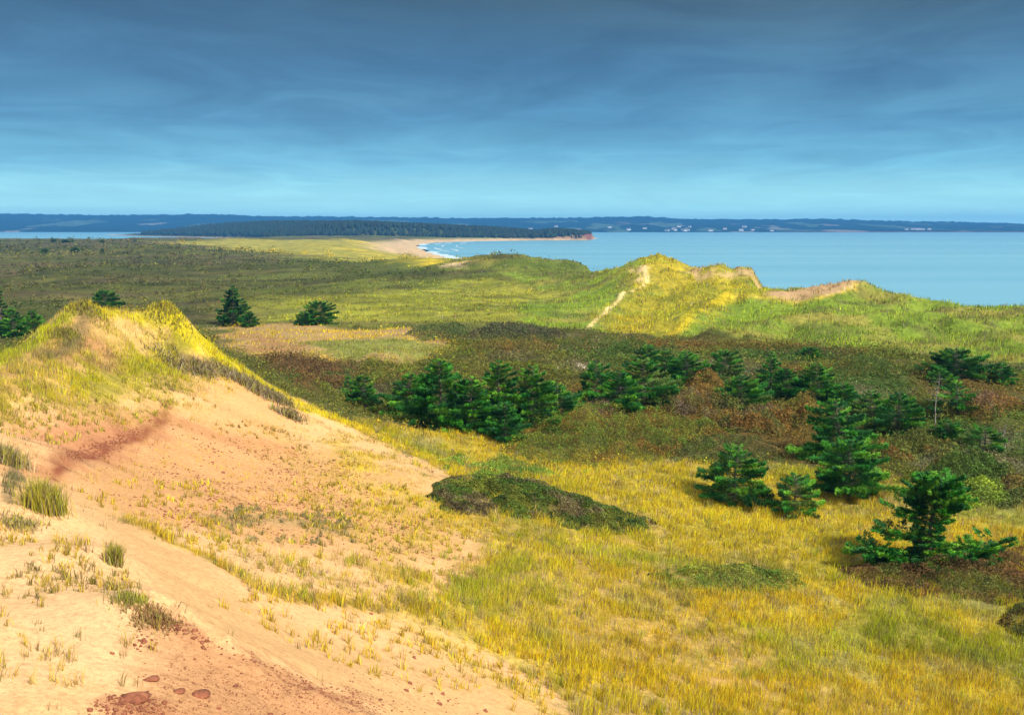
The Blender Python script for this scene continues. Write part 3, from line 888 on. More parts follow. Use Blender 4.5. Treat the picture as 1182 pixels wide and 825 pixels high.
# headland wood: many small conifers and round crowns, one far mass
ndm, t, b = new_mat('needles')
att = N(t, 'ShaderNodeAttribute', attribute_name='tint').outputs['Color']
t.links.new(att, b.inputs['Base Color'])
b.inputs['Roughness'].default_value = 0.6
nt_ = 24000
tu = rng.uniform(ua[0] + .004, ua[-1] - .003, nt_); ty = rng.uniform(1425, 2150, nt_)
tx = tu * ty
sdv = coastd(tx, ty)
ok = (sdv > 9) & (rng.random(nt_) < np.where(sdv < 130, 1, .55))
tx, ty, sdv = tx[ok], ty[ok], sdv[ok]
tz = hgt(tx, ty)
ok = tz > 2.5
tx, ty, tz = tx[ok], ty[ok], tz[ok]
n0 = len(tx)
hh = rng.uniform(4.5, 9, n0) * np.interp(tx / ty, [ua[0], ua[0] + .05, ua[-3], ua[-1]], [.6, 1, .9, .4])
rd = hh * rng.uniform(.28, .45, n0)
K = 7
ang = np.linspace(0, 2 * math.pi, K, endpoint=False)
lv = [(-.02, .55), (.25, 1.0), (.6, .62), (1.0, .22)]
tv = np.zeros((n0, len(lv) * K, 3)); 
for li, (lz, lr_) in enumerate(lv):
    jit = rng.uniform(.75, 1.25, (n0, K))
    tv[:, li * K:(li + 1) * K, 0] = tx[:, None] + np.cos(ang)[None] * rd[:, None] * lr_ * jit
    tv[:, li * K:(li + 1) * K, 1] = ty[:, None] + np.sin(ang)[None] * rd[:, None] * lr_ * jit
    tv[:, li * K:(li + 1) * K, 2] = tz[:, None] + hh[:, None] * lz
tf = []
for li in range(len(lv) - 1):
    for k in range(K):
        k2 = (k + 1) % K
        tf.append((li * K + k, li * K + k2, (li + 1) * K + k2, (li + 1) * K + k))
tf = (np.array(tf)[None] + (np.arange(n0) * len(lv) * K)[:, None, None]).reshape(-1, 4)
tc = np.array((0.007, 0.022, 0.010))[None] * rng.uniform(.6, 1.4, (n0, 1)) + rng.uniform(0, .008, (n0, 3))
folm, t, b = new_mat('foliage')
att = N(t, 'ShaderNodeAttribute', attribute_name='tint').outputs['Color']
t.links.new(att, b.inputs['Base Color'])
b.inputs['Roughness'].default_value = 0.75
tr = N(t, 'ShaderNodeBsdfTranslucent')
t.links.new(att, tr.inputs[0])
ms = N(t, 'ShaderNodeMixShader')
ms.inputs[0].default_value = 0.3
t.links.new(b.outputs[0], ms.inputs[1])
t.links.new(tr.outputs[0], ms.inputs[2])
t.links.new(ms.outputs[0], t.nodes['Material Output'].inputs[0])
fwm, t, b = new_mat('far_wood')
att = N(t, 'ShaderNodeAttribute', attribute_name='tint').outputs['Color']
t.links.new(att, b.inputs['Base Color'])
wood = make_mesh('wood', tv.reshape(-1, 3), faces=tf, mats=[fwm], col=np.repeat(tc, len(lv) * K, 0), smooth=False)
tag(wood, 'dark evergreen wood covering the low headland across the bay', 'wood', kind='stuff')

# village on the far shore
hw, t, b = new_mat('house_white'); b.inputs['Base Color'].default_value = (.5, .52, .52, 1)
hr, t, b = new_mat('house_roof'); b.inputs['Base Color'].default_value = (.10, .10, .11, 1)


def house(u, v, L, Wd, Hh_, rot, label, group):
    x, y, z = hill_z(u, v)
    o = empty('house', (x, y, z - .5))
    o.rotation_euler = (0, 0, rot)
    tag(o, label, 'house', group)
    l, w_, h_ = L / 2, Wd / 2, Hh_
    vv = [(-l, -w_, 0), (l, -w_, 0), (l, w_, 0), (-l, w_, 0), (-l, -w_, h_), (l, -w_, h_), (l, w_, h_), (-l, w_, h_), (-l, 0, h_ * 1.5), (l, 0, h_ * 1.5)]
    me = bpy.data.meshes.new('wall')
    me.from_pydata(vv, [], [(0, 1, 5, 4), (1, 2, 6, 9, 5), (2, 3, 7, 6), (3, 0, 4, 8, 7)])
    me.materials.append(hw)
    ow = bpy.data.objects.new('wall', me); COL.objects.link(ow); ow.parent = o
    e_ = .5
    rv = [(-l - e_, -w_ - e_, h_ - .2), (l + e_, -w_ - e_, h_ - .2), (l + e_, 0, h_ * 1.5 + .1), (-l - e_, 0, h_ * 1.5 + .1), (l + e_, w_ + e_, h_ - .2), (-l - e_, w_ + e_, h_ - .2)]
    me = bpy.data.meshes.new('roof')
    me.from_pydata(rv, [], [(0, 1, 2, 3), (3, 2, 4, 5)])
    me.materials.append(hr)
    orf = bpy.data.objects.new('roof', me); COL.objects.link(orf); orf.parent = o


hp = sorted(list(rng.uniform(768, 838, 10)) + list(rng.uniform(755, 900, 6)))
for i, px in enumerate(hp):
    house(ray(px, 262)[0], [.03, .1, .05, .17, .07][i % 5], rng.uniform(10, 17), rng.uniform(8, 11), rng.uniform(4, 6), rng.uniform(-.5, .5),
          'small white house in the village along the far shore of the bay', 'white houses in the far village')
for i, nm in enumerate(('leftmost', 'second from the left', 'middle one', 'second from the right', 'rightmost')):
    px = 1046 + i * 6.3
    house(ray(px, 262)[0], .10, rng.uniform(11, 20), 9, rng.uniform(4, 5.5), rng.uniform(-.3, .3),
          nm + ' of the five white buildings in a row on the far hills', 'white buildings on the far hillside')
for i, (px, nm) in enumerate([(612, 'first lone white far shore house, above the headland wood'), (641, 'second lone white far shore house, above the red cliff'), (667, 'lone white far shore house nearest above the headland tip'),
                              (702, 'lone white far shore house just right of the headland tip'), (724, 'lone white far shore house between the headland tip and the village'), (743, 'lone white far shore house closest to the village')]):
    house(ray(px, 262)[0], [.1, .17, .07, .13, .05, .1][i], rng.uniform(10, 15), 9, rng.uniform(4, 6), rng.uniform(-.5, .5), nm, 'scattered white houses on the far shore')

# ------------------------------------------------------------------ haze
hzm = bpy.data.materials.new('haze_air')
hzm.use_nodes = True
t = hzm.node_tree
t.nodes.clear()
pv = N(t, 'ShaderNodeVolumePrincipled')
pv.inputs['Color'].default_value = (0.10, 0.40, 0.92, 1)
pv.inputs['Density'].default_value = 0.00017
pv.inputs['Anisotropy'].default_value = 0.0
mo = N(t, 'ShaderNodeOutputMaterial')
t.links.new(pv.outputs[0], mo.inputs['Volume'])
s = 6900
hv = [(x, y, z) for z in (-5.2, 88) for y in (-s, s) for x in (-s, s)]
haze = make_mesh('haze', hv, faces=[(0, 2, 3, 1), (4, 5, 7, 6), (0, 1, 5, 4), (2, 6, 7, 3), (0, 4, 6, 2), (1, 3, 7, 5)], mats=[hzm])
tag(haze, 'thin blue sea air over the bay', 'haze', kind='stuff')


# ------------------------------------------------------------------ grass
def scatter(n, r0, r1, pw=0.0, half=40):
    ph = rng.uniform(R(-half), R(half), n)
    k = rng.random(n)
    lr = math.log(r0) + (math.log(r1) - math.log(r0)) * k
    r = np.exp(lr)
    return r * np.sin(ph), r * np.cos(ph), r


def blades(name, x, y, h, wdt, colr, nb, spread, label, cat='grass', lean=(0.12, 0.02), mat=None, bend=0.5):
    n = len(x)
    bx = np.repeat(x, nb) + rng.normal(0, 1, n * nb) * np.repeat(spread, nb)
    by = np.repeat(y, nb) + rng.normal(0, 1, n * nb) * np.repeat(spread, nb)
    bz = hgt(bx, by) - .02
    hb = np.repeat(h, nb) * rng.uniform(.55, 1.2, n * nb)
    wb = np.repeat(wdt, nb) * rng.uniform(.6, 1.3, n * nb)
    az = rng.uniform(0, 2 * math.pi, n * nb)
    bd = rng.uniform(.1, 1.0, n * nb) * bend
    dx = np.cos(az) * bd + lean[0]; dy = np.sin(az) * bd + lean[1]
    fa = rng.uniform(0, math.pi, n * nb)
    wx, wy = np.cos(fa) * wb / 2, np.sin(fa) * wb / 2
    v = np.zeros((n * nb, 5, 3), np.float32)
    for k, (s_, f1) in enumerate(((-1, 0), (1, 0), (1, .55), (-1, .55))):
        sc = 1 if f1 == 0 else .8
        v[:, k, 0] = bx + s_ * wx * sc + dx * hb * f1 * f1
        v[:, k, 1] = by + s_ * wy * sc + dy * hb * f1 * f1
        v[:, k, 2] = bz + hb * f1
    v[:, 4, 0] = bx + dx * hb; v[:, 4, 1] = by + dy * hb
    v[:, 4, 2] = bz + hb * np.sqrt(np.clip(1 - .6 * bd ** 2, .2, 1))
    base = np.array([(0, 1, 2), (0, 2, 3), (3, 2, 4)])
    f = (base[None] + (np.arange(n * nb) * 5)[:, None, None]).reshape(-1, 3)
    cb = np.repeat(colr, nb, 0) * rng.uniform(.65, 1.35, (n * nb, 1)) * np.array([1, 1, 1])
    cb = cb * (1 + rng.normal(0, .07, (n * nb, 3)))
    dry = rng.random(n * nb) < .10
    cb[dry] = np.array((.28, .20, .11)) * rng.uniform(.6, 1.2, (dry.sum(), 1))
    o = make_mesh(name, v.reshape(-1, 3), tris=f, mats=[mat or folm], col=np.clip(np.repeat(cb, 5, 0), 0.003, .8))
    tag(o, label, cat, kind='stuff')
    return o


def grass_layer(n, r0, r1, dens_pow, nb, hs, ws, sps, name, label, thr=.5):
    x, y, r = scatter(n, r0, r1)
    d = sample(GDn, x, y)
    cl = (.8 + .7 * fbm(x / 1.3, y / 1.3, 501, 3)) * (.25 + .95 * sstep(-.15, .2, fbm(np.arctan2(x, y) * 75, np.log(r) * 55, 503, 2)))
    ok = rng.random(n) < d ** dens_pow * cl
    x, y, r = x[ok], y[ok], r[ok]
    c_ = sample(P, x, y)
    hm_ = sample(GH, x, y)
    tint = (1 + .5 * fbm(x / 3, y / 3, 511, 3)[:, None] * np.array([1.0, .75, .6])) * rng.uniform(.65, 1.3, (len(x), 1))
    odd = rng.random(len(x)) < .08
    c_[odd] = np.array([(.30, .24, .17), (.16, .22, .04), (.22, .14, .07)])[rng.integers(0, 3, odd.sum())]
    h = hm_ * hs * rng.uniform(.55, 1.6, len(x))
    print(name, len(x) * nb)
    return blades(name, x, y, h, np.maximum(.006, ws * r), c_ * tint, nb, np.full(len(x), sps), label)


grass_layer(72000, 9.5, 26, 1.8, 9, .8, .00060, .035, 'beach_grass', 'thin yellow tufts of beach grass on the near sand')
grass_layer(240000, 24, 78, 1.15, 9, .60, .00036, .09, 'dune_grass', 'dense golden yellow dune grass over the near field and crest')
grass_layer(132000, 76, 270, 1.0, 4, .85, .00060, .35, 'marram_grass', 'yellow green marram grass covering the dune ridge and plain')


# heath: leafy low shrub cover
def leafmass(x, y, z, r_, colr, nl, size, flat=.8, nscale=1.0):
    """leaf clusters: nl small leaf faces around each point, radius r_"""
    n = len(x)
    d = rng.normal(0, 1, (n * nl, 3)); d /= np.linalg.norm(d, axis=1)[:, None]
    d[:, 2] = np.abs(d[:, 2]) * flat
    rad = np.repeat(r_, nl)[:, None] * rng.uniform(.45, 1.05, (n * nl, 1))
    c0 = np.stack([np.repeat(x, nl), np.repeat(y, nl), np.repeat(z, nl)], -1) + d * rad
    return leaves(c0, np.repeat(size, nl), np.repeat(colr, nl, 0), d)


def leaves(c0, s, colr, nrm=None):
    m = len(c0)
    a = rng.normal(0, 1, (m, 3)) * .8
    if nrm is not None:
        a += nrm
    a /= np.linalg.norm(a, axis=1)[:, None] + 1e-9
    q = rng.normal(0, 1, (m, 3))
    uvec = np.cross(a, q); uvec /= np.linalg.norm(uvec, axis=1)[:, None] + 1e-9
    vvec = np.cross(a, uvec)
    s = (s * rng.uniform(.6, 1.3, m))[:, None]
    v = np.stack([c0 - uvec * s, c0 - vvec * s * .45, c0 + uvec * s, c0 + vvec * s * .45], 1)
    f = np.arange(m * 4).reshape(m, 4)
    cc = colr * rng.uniform(.6, 1.5, (m, 1)) * (1 + rng.normal(0, .08, (m, 3)))
    return v.reshape(-1, 3), f, np.repeat(np.clip(cc, .002, .8), 4, 0)


def heath_layer(n, r0, r1, nl, rs, name, label):
    x, y, r = scatter(n, r0, r1)
    d = sample(HD, x, y)
    ok = rng.random(n) < d * (.55 + .8 * fbm(x / 2.5, y / 2.5, 531, 3) + .3)
    x, y, r = x[ok], y[ok], r[ok]
    c_ = sample(P, x, y) * (1 + .5 * fbm(x / 2, y / 2, 541, 3)[:, None])
    c_ = c_ * rng.uniform(.7, 1.35, (len(x), 1)) * (1 + rng.normal(0, .08, (len(x), 3)))
    rad = np.clip(rs * r, .12, 2.0) * rng.uniform(.6, 1.5, len(x)) * (1 + .6 * fbm(x / 4, y / 4, 547, 2))
    v, f, cc = leafmass(x, y, hgt(x, y) - .02, rad, c_, nl, np.maximum(.03, .0011 * r), flat=1.1)
    print(name, len(f))
    o = make_mesh(name, v, faces=f, mats=[folm], col=cc)
    tag(o, label, 'heath', kind='stuff')


heath_layer(41000, 42, 112, 16, .0070, 'heath', 'olive and rust coloured bayberry heath filling the middle swale')
heath_layer(24000, 105, 800, 10, .0042, 'heathland', 'dark green heathland spreading over the far plain on the left')

# ------------------------------------------------------------------ shrubs (each mound its own thing)
barkm, t, b = new_mat('bark')
pos = N(t, 'ShaderNodeNewGeometry').outputs['Position']
t.links.new(ramp(t, tnoise(t, 14, 4, .6, pos), [(.3, (.06, .045, .035)), (.7, (.16, .13, .11))]), b.inputs['Base Color'])
deadm, t, b = new_mat('dead_wood')
pos = N(t, 'ShaderNodeNewGeometry').outputs['Position']
t.links.new(ramp(t, tnoise(t, 14, 4, .6, pos), [(.3, (.16, .14, .12)), (.7, (.30, .27, .24))]), b.inputs['Base Color'])


def tubes(segs, k=5):
    """segs: list of (points array, radii)"""
    V_, F_ = [], []
    o0 = 0
    for pts, rad in segs:
        pts = np.asarray(pts, float); rad = np.asarray(rad, float)
        m = len(pts)
        tg = np.gradient(pts, axis=0)
        tg /= np.linalg.norm(tg, axis=1)[:, None] + 1e-9
        ref = np.array([0.3, .9, .2]) if abs(tg[0][2]) > .8 else np.array([0, 0, 1.])
        a = np.cross(tg, ref); a /= np.linalg.norm(a, axis=1)[:, None] + 1e-9
        b_ = np.cross(tg, a)
        an = np.linspace(0, 2 * math.pi, k, endpoint=False)
        ring = pts[:, None] + (a[:, None] * np.cos(an)[None, :, None] + b_[:, None] * np.sin(an)[None, :, None]) * rad[:, None, None]
        V_.append(ring.reshape(-1, 3))
        for i in range(m - 1):
            for j in range(k):
                j2 = (j + 1) % k
                F_.append((o0 + i * k + j, o0 + i * k + j2, o0 + (i + 1) * k + j2, o0 + (i + 1) * k + j))
        o0 += m * k
    return np.vstack(V_), np.array(F_)


SHRUBS = []


def shrub(outline, hgt_m, cols, n, label, name='low_shrub', leaf=.035, seed=1, lump=1.4, cat='shrub', group=None):
    """a spreading mound of leaves: footprint from its outline on the ground"""
    q = np.array([hit(*p) for p in outline])
    hgt_m *= 1.25
    cx_, cy_ = q.mean(0)
    z00 = float(hgt(cx_, cy_))
    mn, mx = q.min(0) - .5, q.max(0) + .5
    n = int(n * 1.35)
    x = rng.uniform(mn[0], mx[0], n * 3); y = rng.uniform(mn[1], mx[1], n * 3)
    d = sdist(x, y, q) + .5 * fbm(x / 1.1, y / 1.1, seed, 4)
    ok = (d > 0) & (fbm(x / .9, y / .9, seed + 9, 3) > -.42)
    x, y, d = x[ok][:n], y[ok][:n], d[ok][:n]
    span = max(.4, min(mx - mn) * .22)
    dome = np.sqrt(np.clip(d / span, 0, 1))
    lum = .65 + .7 * fbm(x / lump, y / lump, seed + 3, 3) + .3 * fbm(x / .35, y / .35, seed + 5, 2)
    zt = hgt_m * dome * np.clip(lum, .25, 1.4)
    dep = rng.random(len(x)) ** 2.6
    z = hgt(x, y) + zt * (1 - .8 * dep)
    cc = np.zeros((len(x), 3)); cc[:] = cols[0]
    for i, c_ in enumerate(cols[1:]):
        m = sstep(.02, .3, fbm(x / 1.1, y / 1.1, seed + 20 + i * 7, 3))[:, None]
        cc = cc * (1 - m) + np.array(c_) * m
    cc = cc * (1 + .9 * fbm(x / .3, y / .3, seed + 60, 2))[:, None] * 1.45
    c0 = np.stack([x - cx_, y - cy_, z - z00], -1)
    nrm = np.zeros_like(c0); nrm[:, 2] = .7
    v, f, c2 = leaves(c0, np.full(len(x), leaf * 1.2), cc, nrm)
    o = make_mesh(name, v, faces=f, mats=[folm], col=c2)
    o.location = (cx_, cy_, z00)
    tag(o, label, cat, group)
    return o


BAY = [(0.045, 0.085, 0.010), (0.09, 0.12, 0.012), (0.085, 0.06, 0.03)]
shrub(SHRUB_OUT[0], .5,
      [(0.045, 0.078, 0.010), (0.085, 0.10, 0.012), (0.10, 0.08, 0.035)], 46000, 'long low dark green shrub mound alone in the yellow grass below the spruce clump', seed=11)
shrub(SHRUB_OUT[1], 1.3,
      [(0.075, 0.115, 0.012), (0.14, 0.13, 0.015), (0.15, 0.085, 0.015)], 44000, 'broad rust and olive shrub mound directly right of the spruce clump', seed=21)
shrub(SHRUB_OUT[2], .32,
      [(0.07, 0.115, 0.012), (0.16, 0.17, 0.02)], 7000, 'thin patchy green shrub in the grass left of the large leaning spruce', seed=31, leaf=.03)
shrub(SHRUB_OUT[3], .5,
      [(0.09, 0.055, 0.018), (0.07, 0.08, 0.015), (0.13, 0.065, 0.02)], 22000, 'brown and rust shrub spreading beneath the large leaning spruce', seed=41, leaf=.03)
shrub(SHRUB_OUT[4], .45,
      [(0.07, 0.08, 0.018), (0.10, 0.07, 0.02)], 6000, 'dark shrub cut by the edge of the frame at the lower right', seed=51, leaf=.03)
shrub(SHRUB_OUT[5], .75,
      [(0.19, 0.25, 0.02), (0.12, 0.17, 0.02)], 6000, 'bright yellow green leafy shrub right of the large leaning spruce', seed=61, leaf=.05)
shrub(SHRUB_OUT[6], .9,
      [(0.07, 0.09, 0.02), (0.12, 0.09, 0.02)], 7000, 'tall olive shrub at the frame edge behind the yellow green leafy shrub', seed=66, leaf=.05)
shrub(SHRUB_OUT[7], .4,
      [(0.13, 0.20, 0.02), (0.07, 0.12, 0.015)], 6500, 'small fresh green shrub in front of the spruce clump, above the long dark mound', seed=71)
shrub(SHRUB_OUT[8], .3, [(0.12, 0.19, 0.02), (0.2, 0.24, 0.03)], 2500, 'smallest green shrub on the grassy crest below the spruce clump', seed=73)
shrub(SHRUB_OUT[9], .9,
      [(0.14, 0.09, 0.06), (0.11, 0.075, 0.04)], 6000, 'purplish brown twiggy shrub on top of the rust and olive mound', seed=81)
shrub(SHRUB_OUT[10], 1.2,
      [(0.055, 0.065, 0.022), (0.09, 0.065, 0.04)], 9000, 'dark flat topped thicket at the far edge of the swale', seed=91, leaf=.09, lump=3)
shrub(SHRUB_OUT[11], .9,
      [(0.06, 0.085, 0.02), (0.09, 0.09, 0.02)], 6000, 'low green thicket left of the dark flat topped thicket', seed=93, leaf=.08, lump=3)
shrub(SHRUB_OUT[12], .6,
      [(0.06, 0.08, 0.018), (0.13, 0.09, 0.03)], 12000, 'dark olive shrub bank behind the left isolated spruce', seed=95)

def blob(px, py, rx, ry, seed):
    a = np.linspace(0, 2 * math.pi, 11, endpoint=False)
    k = 1 + .25 * np.sin(a * 2 + seed) + .12 * np.sin(a * 3 + seed * 2.3)
    return [(px + rx * k[i] * math.cos(a[i]), py + ry * k[i] * math.sin(a[i])) for i in range(11)]


DK, RU, PU = (0.05, 0.085, 0.012), (0.15, 0.085, 0.018), (0.11, 0.085, 0.055)
for i, (px, py, rx, ry, hh_, n, cc_, lb) in enumerate([
        (800, 474, 48, 13, 1.1, 11000, [(.10, .11, .02), PU, RU], 'purplish brown shrub bank below the start of the long spruce row'),
        (880, 492, 40, 12, 1.0, 10000, [(.09, .09, .02), RU], 'rusty shrub bank left of the tall dense spruce'),
        (1052, 522, 55, 12, .9, 10000, [(.09, .10, .016), RU], 'olive shrub bank between the three free spruces and the dead tree'),
        (1142, 474, 42, 12, 1.0, 9000, [RU, (.16, .09, .05)], 'reddest shrub bank, near the right edge under the dark flat topped spruce'),
        (1118, 548, 62, 12, .9, 11000, [DK, (.12, .11, .02)], 'dark shrub bank behind the bright yellow green leafy shrub'),
        (1010, 432, 55, 7, 1.0, 8000, [DK, (.10, .09, .02)], 'dark low shrub bank at the foot of the green dune slope'),
        (700, 402, 48, 6, 1.0, 7000, [DK, (.11, .10, .02)], 'dark green shrub bank behind the second spruce clump'),
        (590, 404, 46, 7, 1.0, 7000, [(.12, .10, .02), RU], 'orange brown shrub bank between the sandy flat and the dense spruce clump'),
        (372, 438, 40, 9, .5, 8000, [(.13, .075, .025), DK], 'dark shrub bank between the grassy crest and the sandy flat'),
        (462, 446, 32, 9, .8, 6000, [(.13, .09, .02), DK], 'brown shrub bank left behind the dense spruce clump'),
        (812, 448, 30, 8, .9, 6000, [(.16, .10, .02), RU], 'orange tinted shrub between the wide spruce and the bright low spruce'),
        (1070, 478, 34, 9, .8, 6000, [DK, (.12, .12, .02)], 'dark green shrub just left of the bare grey dead stem'),
        (930, 478, 26, 8, .9, 5000, [(.14, .12, .02), RU], 'small rusty shrub between the long row and the tall dense spruce'),
        (690, 452, 0, 0, 0, 0, None, None)]):
    if lb:
        shrub(blob(px, py, rx, ry, i + 1), hh_ * 1.2, cc_, n, lb, name='shrub_bank', leaf=.05, seed=400 + i * 11, lump=1.1, group='shrub banks in the swale')

# ------------------------------------------------------------------ spruces
def envelope(style, v):
    """crown half width (0..1) against relative height"""
    if style == 'cone':
        return np.interp(v, [0, .12, .3, .6, .85, 1], [.6, 1, .95, .6, .28, .03])
    if style == 'bush':
        return np.interp(v, [0, .12, .35, .6, .85, 1], [.8, 1, .9, .62, .28, .05])
    if style == 'dome':
        return np.interp(v, [0, .15, .45, .75, 1], [.7, 1, .92, .55, .08])
    if style == 'clump':
        return np.interp(v, [0, .15, .35, .5, .7, .88, 1], [1, .9, .45, .55, .85, .75, .25])
    if style == 'thin':
        return np.interp(v, [0, .1, .35, .6, 1], [.9, 1, .5, .35, .05])
    return np.interp(v, [0, .5, 1], [.9, .7, .1])


GREENS = [(0.020, 0.135, 0.013), (0.042, 0.20, 0.012), (0.095, 0.26, 0.014), (0.012, 0.080, 0.013)]


def branch_sprays(pts_out, nrm_out, col_out, sz_out, base, dirv, L, rs, colr, dens, tw):
    """needle sprays along a branch: flat fan of twigs turning up at the end"""
    m = max(3, int(L / tw * dens))
    t_ = rs.uniform(.10, 1.0, m) ** .6
    up = np.array([0, 0, 1.])
    side = np.cross(dirv, up); side /= np.linalg.norm(side) + 1e-9
    lift = .10 * L
    for k in range(m):
        tt = t_[k]
        c = base + dirv * L * tt + up * lift * tt * tt
        ws = .30 * L * (1.1 - tt) + .06
        s_ = rs.uniform(-1, 1)
        c = c + side * ws * s_ + dirv * abs(s_) * ws * .35 + up * rs.normal(0, .015 + .025 * L)
        pts_out.append(c)
        dd = dirv + side * s_ * 1.1 + up * rs.uniform(-.05, .35)
        nrm_out.append(dd / np.linalg.norm(dd))
        col_out.append(colr)
        sz_out.append(tw)


def spruce_mesh(hm_, wm_, style, seed, leanx=0, dens=1.0, tint=(1, 1, 1), gaps=.15, extra=None, trunk0=.0, pale=0.0):
    rs = np.random.default_rng(seed)
    pts, nr, cl, sz = [], [], [], []
    tw = max(.075, .036 * hm_)
    nwh = max(6, int(hm_ / (.050 * hm_ + .07)))
    sg = []
    zs = np.linspace(0, 1, 7)
    wob = np.cumsum(rs.normal(0, .015 * hm_, (7, 2)), 0)
    tr_ = np.stack([leanx * hm_ * zs ** 1.5 + wob[:, 0], wob[:, 1], zs * hm_ * .97], -1)
    sg.append((tr_, np.interp(zs, [0, 1], [.028 * hm_ + .015, .006])))
    sect = rs.uniform(.72, 1.2, 9)
    for iw in range(nwh):
        v = (iw + rs.uniform(-.15, .15)) / nwh
        v = min(max(v, .02), .98)
        zc_ = trunk0 * hm_ + v * hm_ * (1 - trunk0)
        axis = np.array([np.interp(zc_ / hm_, zs, tr_[:, 0]), np.interp(zc_ / hm_, zs, tr_[:, 1]), zc_])
        Rm = envelope(style, v) * wm_ / 2
        nb = int(rs.integers(7, 11)) if Rm > .25 * wm_ / 2 else 4
        a0 = rs.uniform(0, 6.28)
        for ib in range(nb):
            if rs.random() < gaps:
                continue
            a = a0 + ib * 2 * math.pi / nb + rs.normal(0, .2)
            L = Rm * sect[int((a % 6.283) / 6.284 * 9)] * rs.uniform(.7, 1.15)
            L = max(L, .08)
            pit = -.12 + .55 * v ** 1.5 + rs.normal(0, .05)
            dv = np.array([math.cos(a) * math.cos(pit), math.sin(a) * math.cos(pit), math.sin(pit)])
            g = np.array(GREENS[rs.integers(0, len(GREENS))]) * np.array(tint) * rs.uniform(.7, 1.4)
            if rs.random() < pale:
                g = np.array((.10, .17, .025))
            branch_sprays(pts, nr, cl, sz, axis, dv, L, rs, g, dens * 2.1 * (2.4 + 3.2 * L / (tw * 10)), tw)
            if L > .25:
                sg.append((np.array([axis, axis + dv * L * .5 + [0, 0, .02], axis + dv * L * .85 + [0, 0, .07 * L]]), [.010 + .008 * L, .008, .004]))
    if extra:
        for (x0, z0, dx, dz, L, n_b) in extra:      # long side limbs, fractions of the height
            b0 = np.array([x0 * hm_, 0, z0 * hm_])
            dv = np.array([dx, rs.normal(0, .15), dz]); dv /= np.linalg.norm(dv)
            tip = b0 + dv * L * hm_
            sg.append((np.array([b0, (b0 + tip) / 2 - [0, 0, .03 * hm_], tip]), [.035, .025, .01]))
            for k in range(n_b):
                q = b0 + (tip - b0) * rs.uniform(.25, 1.0)
                q = q + [0, rs.normal(0, .05 * hm_), rs.normal(0, .03 * hm_)]
                a = rs.uniform(0, 6.28)
                d2 = np.array([math.cos(a) + dx * .5, math.sin(a), rs.uniform(-.1, .6)]); d2 /= np.linalg.norm(d2)
                g = np.array(GREENS[rs.integers(0, len(GREENS))]) * np.array(tint) * rs.uniform(.7, 1.4)
                branch_sprays(pts, nr, cl, sz, q, d2, .20 * hm_ * rs.uniform(.6, 1.3), rs, g, dens * 5.5, tw)
    pts = np.array(pts); nr = np.array(nr); cl = np.array(cl); sz = np.array(sz)
    m = len(pts)
    # each spray: three crossed narrow leaf faces with a fan of needles
    V_, C_ = [], []
    for k in range(7):
        q = rs.normal(0, 1, (m, 3))
        s1 = np.cross(nr, q); s1 /= np.linalg.norm(s1, axis=1)[:, None] + 1e-9
        d = nr + s1 * rs.uniform(-.55, .55, (m, 1)); d /= np.linalg.norm(d, axis=1)[:, None]
        L = (sz * rs.uniform(.55, 1.25, m))[:, None]
        wv = s1 * L * .095
        bq = pts - nr * L * .35 + rs.normal(0, .12, (m, 3)) * L
        V_.append(np.stack([bq - wv * .5, bq + d * L * .5 + wv, bq + d * L, bq + d * L * .45 - wv], 1))
        C_.append(np.repeat(cl * rs.uniform(.55, 1.6, (m, 1)), 4, 0))
    V_ = np.concatenate(V_).reshape(-1, 3)
    C_ = np.clip(np.concatenate(C_), .002, .6)
    f = np.arange(len(V_)).reshape(-1, 4)
    tv_, tf_ = tubes(sg, 5)
    return V_, f, C_, tv_, tf_


def spruce(px, base, topy, wpx, style, label, seed, name='spruce_tree', group=None, cat='tree', **kw):
    x, y = hit(px, base)
    D = y
    hm_ = (base - topy) / F * D * 1.0 + .05
    wm_ = wpx / F * D * 1.18
    o = empty(name, (x, y, float(hgt(x, y)) - .03))
    tag(o, label, cat, group)
    V_, f, C_, tv_, tf_ = spruce_mesh(hm_, wm_, style, seed, **kw)
    make_mesh('crown', V_, faces=f, mats=[ndm], col=C_, parent=o)
    make_mesh('trunk', tv_, faces=tf_, mats=[kw.get('bark') or barkm], parent=o, smooth=True)
    return o


